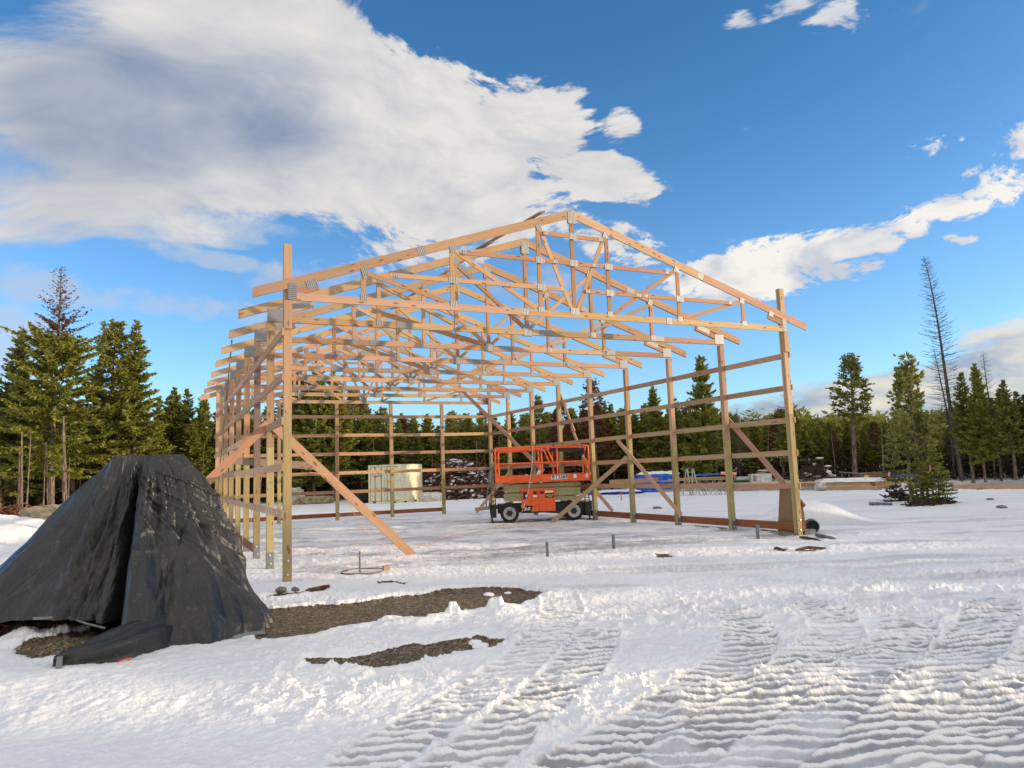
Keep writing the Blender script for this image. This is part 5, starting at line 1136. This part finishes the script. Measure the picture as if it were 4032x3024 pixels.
# ================================================================== trees
class Spray:
    def __init__(s): s.V = []; s.S = []
    def add(s, P, D, L, Wd, N, seed):
        """P base points (n,3), D unit directions, N unit side vectors"""
        L = L[:, None]; Wd = Wd[:, None]
        q = np.stack([P, P+D*L*.45+N*Wd*.5, P+D*L, P+D*L*.5-N*Wd*.5], 1)
        s.V.append(q.reshape(-1, 3)); s.S.append(seed)
    def build(s, name, m_):
        V = np.concatenate(s.V); S = np.concatenate(s.S); n = len(V)//4
        ob = np_mesh(name, V, np.arange(n*4).reshape(-1, 4), m_, seed=np.clip(S, 0, 1)); return ob
def unit(a): return a/np.maximum(np.linalg.norm(a, axis=-1, keepdims=True), 1e-9)
def make_tree(H, R, style, seed, crown0=.22, dens=1., lean=0., brown_top=0., m_leaf=None, tuft=.3, trunk_r=None):
    g = np.random.default_rng(seed); rr = random.Random(seed)
    root = empty('conifer', (0, 0, 0)); tk = MB(); SP = Spray(); BT = Spray()
    tr = trunk_r or (.012*H+.03)
    nseg = 12; cx = lambda t: lean*H*t*t+.02*H*math.sin(t*5+seed)*.3; cy = lambda t: .015*H*math.sin(t*4+seed*2)
    pts = [(cx(i/nseg), cy(i/nseg), H*i/nseg-(.3 if i == 0 else 0)) for i in range(nseg+1)]
    tk.tube(pts, [tr*(1.15 if i == 0 else 1)*(1-i/nseg)**.85+.012 for i in range(nseg+1)], 8)
    z = H*crown0
    if style in ('fir', 'pine'):                    # dead lower sticks
        for k in range(int(10*dens)):
            zz = rr.uniform(.08, crown0)*H; a = rr.uniform(0, 6.283); L = rr.uniform(.4, 1.3)
            p0 = Vector((cx(zz/H), cy(zz/H), zz)); d = Vector((math.cos(a), math.sin(a), rr.uniform(-.3, .2))); tk.tube([p0, p0+d*L*.5, p0+d*L+Vector((0, 0, -.1))], [.014, .01, .004], 3, cap=False)
    step = {'fir': .30, 'pine': .42, 'snag': .42, 'brown': .42}[style]/dens
    while z < H*.985:
        t = (z/H-crown0)/(1-crown0)
        if style == 'fir': prof = (1-t)**.78*(.62+.38*min(1, t/.12))+.02
        elif style == 'pine': prof = (1-t**1.7)**.9*(.55+.45*min(1, t/.3))+.06
        elif style == 'brown': prof = (1-t**1.5)**.9*.95+.06
        else: prof = (1-t)**.75*(.6+.4*min(1, t/.2))+.03
        nb = max(3, int(rr.gauss({'fir': 5.4, 'pine': 3.6, 'snag': 4.0, 'brown': 4.2}[style], 1)))
        a0 = rr.uniform(0, 6.283)
        for b_ in range(nb):
            az = a0+b_*6.283/nb+rr.uniform(-.4, .4); L = R*prof*rr.uniform(.55, 1.18)
            if rr.random() < .09: L *= 1.25
            if L < .10: L = .10
            el0 = {'fir': .02+.75*t-.20*(1-t), 'pine': .35+.5*t, 'snag': -.05+.5*t, 'brown': .15+.45*t}[style]+rr.uniform(-.15, .15)
            zz = z+rr.uniform(-.12, .12); p = np.array([cx(zz/H), cy(zz/H), zz]); dirh = np.array([math.cos(az), math.sin(az), 0])
            n = 6; P = [p]; el = el0
            for k in range(n):
                el_k = el+{'fir': (-.28 if k < 3 else .30)*.5*(1-t), 'pine': .06, 'snag': (-.12 if k < 3 else .16), 'brown': .0}[style]*(k/n)*2
                P.append(P[-1]+(dirh*math.cos(el_k)+np.array([0, 0, math.sin(el_k)]))*L/n+g.normal(0, .018*L, 3)*[1, 1, .6])
            P = np.array(P)
            br = .010+.010*L/max(R, .1)*2
            if style == 'snag': br *= 1.1
            tk.tube([tuple(q) for q in P[::2]] if n % 2 == 0 else [tuple(q) for q in P], [br*(1-i/3.6) for i in range(4)], 3 if style != 'snag' else 4, cap=False)
            if style == 'snag':
                for k in range(int(3+L*5)):
                    s_ = rr.uniform(.2, 1); q = P[0]+(P[-1]-P[0])*s_; i0 = min(n-1, int(s_*n)); q = P[i0]+(P[i0+1]-P[i0])*(s_*n-i0)
                    a2 = az+rr.choice((-1, 1))*rr.uniform(.4, 1.1); d = Vector((math.cos(a2), math.sin(a2), rr.uniform(-.2, .5)))*rr.uniform(.12, .40); q = Vector(q)
                    tk.tube([q, q+d*.5, q+d+Vector((0, 0, .04))], [.011, .008, .004], 3, cap=False)
                continue
            isb = brown_top > 0 and z/H > 1-brown_top
            m_ = int((L*30+7)*dens*(.32 if isb and z/H > 1-brown_top*.8 else 1)*(.42 if isb else 1)*{'fir': 1., 'pine': .52, 'brown': .4}[style])
            s_ = g.uniform(.10 if style == 'fir' else .42, 1.0, m_)**(.8); idx = np.minimum((s_*n).astype(int), n-1); f = (s_*n-idx)[:, None]
            Q = P[idx]*(1-f)+P[idx+1]*f; tang = unit(P[idx+1]-P[idx])
            side = unit(np.cross(tang, [0, 0, 1.])); sg = g.choice([-1., 1.], m_)[:, None]
            if style == 'fir':
                ang = g.uniform(.5, 1.15, m_)[:, None]
                D = unit(tang*np.cos(ang)+side*sg*np.sin(ang)+g.normal(0, .22, (m_, 3))+np.array([0, 0, -.12]))
                LL = (.20+.40*(1-s_)*min(1, L/1.6)+.12*g.random(m_))*min(1.15, .55+L*.35)*(.7 if isb else 1); WW = LL*.27+(.055 if not isb else .02)
                N = unit(np.cross(D, g.normal(0, .5, (m_, 3))+[0, 0, 1.])); 
                (BT if isb else SP).add(Q, D, LL, WW, N, .25+.5*s_+g.normal(0, .22, m_))
                # hanging second layer gives the branch body
                D2 = unit(D+g.normal(0, .35, (m_, 3))+np.array([0, 0, -.35])); (BT if isb else SP).add(Q+g.normal(0, .03, (m_, 3)), D2, LL*.8, WW, unit(np.cross(D2, g.normal(0, 1, (m_, 3)))), .1+.4*s_+g.normal(0, .2, m_))
            else:
                # tufts of needles at shoot ends
                k_ = 6; off = unit(side*sg+tang*.8+g.normal(0, .5, (m_, 3))+[0, 0, .5])*g.uniform(.02, .38, m_)[:, None]; c_ = Q+off
                c2 = np.repeat(c_, k_, 0); D = unit(np.repeat(off, k_, 0)*1.6+g.normal(0, 1, (m_*k_, 3))*.55*tuft*3*.35+[0, 0, .10]); LL = g.uniform(.14, .27, m_*k_); sd_ = np.repeat(g.random(m_), k_)
                SP.add(c2, D, LL, LL*.34+.015, unit(np.cross(D, g.normal(0, 1, (m_*k_, 3)))), sd_*.8+g.normal(0, .12, m_*k_)+.1)
        z += step*rr.uniform(.7, 1.3)*(1-.45*t)
    tob = tk.build('trunk', M_BARK if style != 'snag' else mat('dead_grey_bark', plain(c3(.10, .085, .075), .9, 0, .3, 5, .5)), root)
    if SP.V: c_ = SP.build('crown', m_leaf or (M_FIR if style == 'fir' else M_PINE if style == 'pine' else M_BROWN)); c_.parent = root
    if BT.V: c_ = BT.build('dead_top', M_BROWN); c_.parent = root
    root['H'] = H
    return root
def place(root, px, ytop, dist, rz=None, label=None, cat='tree', group=None, name=None, first=False, basepx=None, wk=1.):
    """px, ytop: where the tip shows, in 2212-px wide photo coordinates"""
    K = 4032/2212; b = atd((basepx or px)*K, 1880, dist); zb = gz(b.x, b.y)
    top = atd(px*K, ytop*K, dist); h = top.z-zb; s_ = h/root['H']
    c = root if first else copy_tree(root, None)
    c.location = (b.x, b.y, zb); sw = s_*wk*random.uniform(.92, 1.08) if wk else s_; c.scale = (sw, sw, s_); c.rotation_euler = (0, 0, random.uniform(0, 6.28) if rz is None else rz)
    if name: c.name = name
    tag(c, label, cat, group)
    return c
def drop(root):
    for c in list(root.children): bpy.data.objects.remove(c)
    bpy.data.objects.remove(root)
random.seed(21)
big = make_tree(19.5, 5.4, 'fir', 3, .18, .78, brown_top=.30, trunk_r=.24)
place(big, 113, 573, 56, 0, 'tallest left conifer with a reddish dead top and thick bare trunk', 'tree', first=True, wk=1.)
firA = make_tree(12, 2.5, 'fir', 5, .22, .9); firB = make_tree(12, 2.0, 'fir', 8, .32, .9); firC = make_tree(12, 2.8, 'fir', 13, .16, .85); firD = make_tree(12, 1.6, 'fir', 71, .38, .8)
pinA = make_tree(12, 1.7, 'pine', 21, .34, 1.0); pinB = make_tree(12, 1.9, 'pine', 23, .25, 1.1); pinC = make_tree(12, 1.45, 'pine', 29, .45, 1.05)
brn = make_tree(12, 1.9, 'brown', 31, .25, 1.0)
thin = make_tree(14, 1.9, 'fir', 37, .26, .7, brown_top=.33)
G = []
lg = make_tree(15, 2.9, 'fir', 67, .14, .7); place(lg, 38, 700, 60, None, 'bushy dark conifer just left of the tallest left conifer', 'tree', first=True)
place(thin, 221, 688, 60, None, 'slim conifer with brownish thin top, second from the left group', 'tree', first=True, wk=1.05)
place(pinB, 244, 700, 58, None, 'open pine standing between the slim brown topped conifer and the pointed fir', 'tree', first=True, wk=1.1)
lf = make_tree(15, 2.6, 'fir', 61, .14, .8); place(lf, 288, 690, 57, None, 'pointed green fir at the right end of the lit left tree group', 'tree', first=True, wk=1.1)
place(firA, 374, 836, 63, None, 'dark fir with a narrow tip left of the barn frame', 'tree', first=True)
place(firB, 400, 838, 64, None, 'dark fir between two others just left of the barn frame', 'tree', first=True)
place(firA, 434, 852, 62, None, 'dark fir touching the left eaves of the barn frame', 'tree', wk=1.1)
place(firC, 682, 778, 60, None, 'tall broad conifer seen through the left part of the roof trusses', 'tree', first=True, wk=.9)
place(firA, 722, 800, 60, None, 'tall conifer right of the broad one behind the roof trusses', 'tree')
place(pinA, 640, 800, 61, None, 'pine left of the broad conifer behind the roof trusses', 'tree', first=True)
place(brn, 1290, 822, 59, None, 'sparse dead pine with brown tufts behind the right wall', 'tree', first=True, wk=1.2)
place(brn, 1215, 868, 58, None, 'reddish brown dying pine behind the platform of the lift', 'tree', wk=1.2)
place(pinB, 1168, 858, 60, None, 'thin topped pine seen just right of the far right corner post', 'tree')
place(firA, 1424, 833, 59, None, 'fir seen through the right wall left of the tallest fir there', 'tree')
place(firC, 1526, 764, 56, None, 'tallest broad fir seen through the right wall', 'tree', wk=.85)
place(firB, 1462, 850, 58, None, 'narrow fir between the two larger firs behind the right wall', 'tree')
place(thin, 1713, 812, 55, None, 'slender tall fir beside the right corner post', 'tree', wk=1.15)
place(pinC, 1853, 766, 60, None, 'tall dark pine standing clear of the treeline right of the barn', 'tree', first=True, wk=1.45)
place(firB, 2100, 800, 58, None, 'fir right of the tall bare snag', 'tree')
place(firA, 2130, 782, 57, None, 'tall fir second from the right edge group', 'tree', wk=.8)
place(firB, 2192, 816, 56, None, 'fir at the right edge of the photo', 'tree')
snag = make_tree(20, 2.5, 'snag', 41, .20, 1.5, lean=-.085, trunk_r=.19)
s_ = place(snag, 2080, 545, 60, YAW, 'very tall bare dead tree leaning left above the right treeline', 'dead tree', first=True, name='dead_conifer', wk=0)
snag2 = make_tree(13, 1.5, 'snag', 43, .2, 1.3, lean=-.045, trunk_r=.11)
place(snag2, 2062, 745, 61, YAW, 'shorter bare dead tree close left of the leaning snag', 'dead tree', first=True, name='dead_conifer', wk=0)
place(snag2, 2158, 757, 59, YAW+1, 'thin bare dead tree near the right edge of the photo', 'dead tree', name='dead_conifer', wk=0)
place(snag2, 1597, 878, 58, YAW+2.2, 'small bare sapling top above the trees between right wall posts', 'dead tree', name='dead_conifer', wk=0)
# forest belt: rows of individual trees
CAN = [(-400, 850), (0, 850), (330, 850), (450, 880), (560, 868), (640, 820), (760, 842), (850, 888), (1040, 890), (1150, 885), (1250, 872), (1300, 862), (1400, 872), (1500, 868), (1600, 890), (1700, 885), (1800, 912), (1900, 912), (1990, 902), (2080, 880), (2140, 838), (2212, 830), (2800, 820)]
place(firD, 1100, 882, 60, None, 'narrow fir right of the far right corner post', 'tree', first=True)
protos = [firA, firB, firD, pinA, firC, pinC, firA, pinB, firB, pinA, firD]
va = math.atan2(CF.y, CF.x); kinds = {id(firA): 0}
rf = random.Random(5)
gl = 'dark evergreen in the dense forest belt behind the building site'
BELT = []
def belt(az0, az1, dist, spacing, hk, right=False, row='front'):
    a = az0
    while a > az1:
        d = dist+rf.uniform(-1.6, 1.6); ang = a+rf.uniform(-.3, .3)*spacing/d
        x, y = CX+d*math.cos(ang), CY+d*math.sin(ang); zb = gz(x, y)
        v = Vector((math.cos(ang), math.sin(ang), 0)); fw = v.dot(CF)
        if fw > .35:
            px = (2016+FPX*v.dot(CR)/fw)/(4032/2212); yt = np.interp(px, [c[0] for c in CAN], [c[1] for c in CAN])
            top = atd(px*4032/2212, yt*4032/2212, d).z
        else: px = 9999; top = zb+11.5
        p = rf.choice(protos); h = (top-zb)*hk*(1.04-abs(rf.gauss(0, .13)))
        if right: h = rf.uniform(*right)
        if rf.random() < .06 and not right: p = brn
        c = copy_tree(p, None); s1 = h/p['H']; sw = s1*rf.uniform(1.05, 1.5); c.location = (x, y, zb); c.scale = (sw, sw, s1); c.rotation_euler = (0, 0, rf.uniform(0, 6.28))
        kd = 'brown dying tree' if p is brn else ('olive pine' if p in (pinA, pinB, pinC) else 'dark green fir')
        tag(c, None, 'tree', 'brown trees of the forest belt' if p is brn else 'pines of the forest belt' if p in (pinA, pinB, pinC) else 'firs of the forest belt')
        BELT.append((c, kd, px, row))
        a -= spacing/d*rf.uniform(.75, 1.25)
fov = math.radians(36.5)
belt(va+fov, va-fov, 61.5, 1.75, .97); belt(va+fov, va-fov, 64.5, 1.75, .99, row='second'); belt(va+fov, va-fov, 68, 2.0, .98, row='third'); belt(va+fov, va-fov, 72.5, 2.2, .94, row='fourth'); belt(va+fov, va-fov, 78, 2.6, .90, row='rearmost')
# the belt runs on to the right of the frame, where it shades the site from the low sun
belt(va-fov, math.radians(-62), 62, 3.3, 1, (8.5, 12.0)); belt(va-fov, math.radians(-62), 68, 3.3, 1, (9.0, 12.5)); belt(va-fov, math.radians(-62), 75, 4.5, 1, (9.0, 13.0))
ZONES = [(60, 'at the left edge'), (125, 'behind the tallest left conifer'), (200, 'just right of the tallest left conifer'), (330, 'behind the lit left tree group'), (470, 'between left tree group and barn'), (540, 'behind the outer left wall posts'), (620, 'behind the near left corner post'),
 (729, 'through the second back bay'), (848, 'through the middle back bay'), (961, 'through the fourth back bay'), (1058, 'through the last back bay'), (1098, 'past the far right corner post'), (1150, 'behind the left half of the lift'), (1206, 'behind the middle of the lift'), (1274, 'behind the right half of the lift'),
 (1352, 'in the wall bay right of the lift'), (1445, 'through the third right wall bay'), (1563, 'through the second right wall bay'), (1697, 'through the nearest right wall bay'), (1770, 'just right of the right corner post'), (1830, 'left of the lone tall pine'), (1880, 'behind the lone tall pine'), (1940, 'between the lone pine and small clump'), (2020, 'behind the small tree clump'), (2090, 'behind the bare snags'), (2150, 'right of the bare snags'), (2300, 'at the right edge')]
rp = random.Random(91)
for i_ in range(30):
    ang = va+fov-(i_+rp.uniform(.1, .9))/30*2*fov; d_ = rp.uniform(59.3, 60.8); x, y = CX+d_*math.cos(ang), CY+d_*math.sin(ang); v = Vector((math.cos(ang), math.sin(ang), 0)); fw = v.dot(CF)
    px = (2016+FPX*v.dot(CR)/fw)/(4032/2212); h_ = rp.uniform(3.4, 4.8); zb = gz(x, y); ln = rp.uniform(-.4, .4); r0 = rp.uniform(.035, .075)
    mb = MB(); mb.tube([(0, 0, -.2), (ln*.4, 0, h_*.5), (ln, 0, h_)], [r0*1.1, r0*.85, r0*.4], 6); o_ = mb.build('bare_trunk', M_BARK); o_.location = (x, y, zb); tag(o_, None, 'tree trunk', 'thin bare trunks along the forest edge'); BELT.append((o_, 'thin pale bare trunk', px, 'front'))
cells = {}
for c, kd, px, row in BELT:
    zn = next((z_[1] for z_ in ZONES if px < z_[0]), 'beyond the right edge of the view') if px > -300 else 'beyond the left edge of the view'
    cells.setdefault((kd, row, zn), []).append((px, c))
for (kd, row, zn), L_ in cells.items():
    L_.sort(key=lambda q_: q_[0]); n_ = len(L_)
    for i, (px, c) in enumerate(L_):
        od = '' if n_ == 1 or 'beyond' in zn else ', '+(('left', 'right') if n_ == 2 else ('left', 'middle', 'right') if n_ == 3 else ('leftmost', 'second', 'third', 'fourth', 'fifth', 'sixth', 'seventh'))[min(i, 6)]+' one'
        c['label'] = kd+', '+row+' forest row '+zn+od
# underbrush along the forest foot, a mass nobody could count
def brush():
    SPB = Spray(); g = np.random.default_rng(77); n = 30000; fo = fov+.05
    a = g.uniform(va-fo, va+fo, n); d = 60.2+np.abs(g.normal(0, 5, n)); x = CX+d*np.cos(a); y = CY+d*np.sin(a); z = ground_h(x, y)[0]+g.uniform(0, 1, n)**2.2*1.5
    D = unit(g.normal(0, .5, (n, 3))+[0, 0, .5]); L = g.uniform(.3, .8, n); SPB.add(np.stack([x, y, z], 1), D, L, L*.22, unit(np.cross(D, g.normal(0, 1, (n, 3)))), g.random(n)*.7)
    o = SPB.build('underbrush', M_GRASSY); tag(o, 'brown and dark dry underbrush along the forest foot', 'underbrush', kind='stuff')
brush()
def far_wood():
    SPB = Spray(); g = np.random.default_rng(79); n = 130000; fo = fov+.05
    a = g.uniform(va-fo, va+fo, n); d = g.uniform(82, 98, n); x = CX+d*np.cos(a); y = CY+d*np.sin(a)
    topz = 3.6+1.8*vnoise(a*55, d*.15, 3)+1.2*vnoise(a*160, d*.2, 5); z = ground_h(x, y)[0]+topz*g.random(n)**.85
    D = unit(g.normal(0, .8, (n, 3))+[0, 0, -.1]); L = g.uniform(.4, .95, n); SPB.add(np.stack([x, y, z], 1), D, L, L*.38, unit(np.cross(D, g.normal(0, 1, (n, 3)))), g.random(n)*.5)
    o = SPB.build('distant_wood', M_FIR); tag(o, 'deep dark wood filling the gaps behind the forest belt', 'wood', kind='stuff')
far_wood()
# small clump of young trees on the open snow at the right
q = atz(3100+1290/2.373, 1750+555/2.373); dcl = math.hypot(q.x-CX, q.y-CY)
yp = make_tree(6.3, .85, 'pine', 51, .36, .95, trunk_r=.045); place(yp, 1985, 775, dcl, None, 'taller young pine with open crown in the small clump at right', 'tree', first=True, name='young_pine', wk=1)
yp2 = copy_tree(yp, None); place(yp2, 1968, 806, dcl+.4, 1.2, 'second young pine close left in the small clump at right', 'tree', first=True, name='young_pine', wk=1)
yf = make_tree(4.2, 1.05, 'fir', 53, .20, .62, trunk_r=.04); place(yf, 2000, 880, dcl+.6, None, 'young bushy fir at the middle of the small clump at right', 'tree', first=True, name='young_fir', wk=1)
place(yf, 1925, 928, dcl+3.5, None, 'thin small fir standing alone left of the small tree clump', 'tree', name='young_fir', wk=.85, basepx=1934)
place(yf, 2020, 960, dcl-.4, None, 'lower young fir on the right side of the small clump', 'tree', name='young_fir', wk=.9)
place(yf, 2042, 1012, dcl-.2, None, 'lowest young fir at the right foot of the small clump', 'tree', name='young_fir', wk=1.3)
place(yf, 1985, 990, dcl-.6, None, 'tiny fir at the front foot of the small clump', 'tree', name='young_fir', wk=1.4)
for n_, (u, v, u2, v2) in enumerate(((1220, 560, 1190, 330), (1265, 560, 1262, 340), (1320, 560, 1300, 300), (1365, 560, 1345, 250), (1415, 560, 1410, 300))):
    a_, b_ = atd(3100+u/2.373, 1750+v/2.373, dcl-.3), atd(3100+u2/2.373, 1750+v2/2.373, dcl-.2); a_.z = gz(a_.x, a_.y)-.05
    mb = MB(); mb.tube([a_, a_.lerp(b_, .5)+Vector((.02, 0, 0)), b_], [.04, .03, .012], 5); tag(mb.build('sapling_stem', M_TWIG), ('leftmost', 'second', 'middle', 'fourth', 'rightmost')[n_]+' bare dark sapling stem from the left in the small tree clump', 'sapling', 'bare stems in the small clump')
q2 = atz(3100+1080/2.373, 1750+525/2.373); 
def heap_twigs(name, c, dims, n, m_, label, cat, Lr=(.2, .8), rad=.012, seed=1, snow=0, kind=None, mixm=None):
    r_ = random.Random(seed); root = empty(name, (c[0], c[1], gz(c[0], c[1])), 0, label, cat)
    mbs = [MB(), MB()]
    for i in range(n):
        a = r_.uniform(0, 6.283); q_ = math.sqrt(r_.random()); hz_ = (1-q_**1.6); zz = dims[2]*hz_*r_.random()**.6
        p = Vector((math.cos(a)*q_*dims[0]/2, math.sin(a)*q_*dims[1]/2, zz)); d = Vector((r_.gauss(0, 1), r_.gauss(0, .7), r_.gauss(0, .32))).normalized(); L = r_.uniform(*Lr)*(1.6 if r_.random() < .1 else 1)
        k = Vector((r_.gauss(0, .1), r_.gauss(0, .1), r_.gauss(0, .1)))*L; w = rad*r_.uniform(.5, 2.4)
        mbs[i % 2].tube([p-d*L/2, p+k, p+d*L/2], [w, w*.8, w*.4], 5, seed=r_.random())
    mbs[0].build('branches', m_, root); mbs[1].build('twigs', mixm or m_, root)
    if snow:
        sv = Spray(); bm = bmesh.new()
        for i in range(snow):
            a = r_.uniform(0, 6.283); q_ = math.sqrt(r_.random()); zz = dims[2]*(1-q_**1.6)*r_.uniform(.75, 1.06)+.04
            M = Matrix.Translation((math.cos(a)*q_*dims[0]/2, math.sin(a)*q_*dims[1]/2-.1, zz)) @ Matrix.Rotation(r_.uniform(0, 6.28), 4, 'Z') @ Matrix.Rotation(r_.gauss(0, .45), 4, 'X') @ Matrix.Diagonal((r_.uniform(.06, .42), r_.uniform(.05, .16), r_.uniform(.03, .10), 1))
            bmesh.ops.create_icosphere(bm, subdivisions=2, radius=1, matrix=M)
        for v in bm.verts: v.co += Vector((r_.gauss(0, .012), r_.gauss(0, .012), r_.gauss(0, .008)))
        me = bpy.data.meshes.new('snow_cover'); bm.to_mesh(me); bm.free(); me.materials.append(M_SNOWOBJ); o = bpy.data.objects.new('snow_cover', me); COL.objects.link(o); o.parent = root; tag(o, kind='stuff')
    return root
heap_twigs('root_wad', (q2.x, q2.y), (1.6, 1.0, .65), 220, M_DIRT, 'dark upturned root heap with snow at the left foot of the small clump', 'root heap', (.2, .7), .03, 3, 14, mixm=M_TWIG)
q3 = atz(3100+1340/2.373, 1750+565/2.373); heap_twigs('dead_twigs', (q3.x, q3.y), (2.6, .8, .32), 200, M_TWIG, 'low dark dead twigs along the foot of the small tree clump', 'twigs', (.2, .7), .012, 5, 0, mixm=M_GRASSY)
for n_, (u, v, h) in enumerate(((1335, 265, .55), (948, 300, .3))):
    p_ = atd(3100+u/2.373, 1750+v/2.373, dcl-.5); mb = MB(); mb.board(p_, p_+Vector((.05, 0, h*.55)), .09, .01, (1, 0, 0)); tag(mb.build('ribbon', M_RIBBON), ('pink marking ribbon tied on the small tree clump', 'small pink ribbon left of the small tree clump')[n_], 'ribbon')
# slash pile behind the far corner
q = atd(1808, 1930, 56); bp = heap_twigs('brush_pile', (q.x, q.y), (6.6, 4.0, 2.9), 1400, M_TWIG, 'big pile of snowy dead branches and logs right of the container', 'brush pile', (.5, 2.6),   .035, 7, 330, mixm=M_REDTWIG)
bp.rotation_euler = (0, 0, RZ)
for c_ in bp.children:
    c_.select_set(False)
q = atd(2080, 1925, 55); bp = heap_twigs('brush_pile', (q.x, q.y), (9, 3, 1.5), 700, M_REDTWIG, 'low reddish brown brush pile behind the scissor lift', 'brush pile', (.5, 2.0), .03, 9, 60, mixm=M_TWIG); bp.rotation_euler = (0, 0, RZ)
q = atd(3210, 1850, 56); bp = heap_twigs('snowy_bush', (q.x, q.y), (4, 2, 2.2), 260, M_TWIG, 'snowy tangle of bushes beside the foot of the right corner post trees', 'bush', (.4, 1.4), .014, 15, 16)
q = atd(20, 1985, 50); bp = heap_twigs('red_brush', (q.x, q.y), (8, 2, .9), 500, M_REDTWIG, 'reddish brush strip on the snow at the far left edge', 'brush', (.4, 1.4), .02, 17, 0)
for n_, (px, pyt, pyb, lx, rad_) in enumerate(((76, 1760, 2000, 0, .04), (86, 1700, 2000, 0, .07), (104, 1700, 1995, 18, .045), (172, 1740, 1985, 8, .03), (190, 1740, 1985, -6, .025), (258, 1640, 1990, -8, .12), (268, 1800, 1990, 6, .035))):
    a_ = atd(px, pyb, 53); a_.z = gz(a_.x, a_.y)-.1; b_ = atd(px+lx, pyt, 53); mb = MB(); mb.tube([a_, a_.lerp(b_, .5), b_], [rad_*1.2, rad_, rad_*.5], 7)
    tag(mb.build('bare_trunk', M_BARK), ('leftmost thin bare trunk at the left edge', 'dark bare trunk touching the leftmost thin trunk', 'slanting pale trunk third from the left edge', 'left one of two crossing thin trunks left of the tallest conifer', 'right one of two crossing thin trunks left of the tallest conifer', 'thick dark bare trunk right of the tallest left conifer', 'thin bare trunk beside the thick dark one right of the tallest conifer')[n_], 'tree trunk', 'slim bare trunks at left')
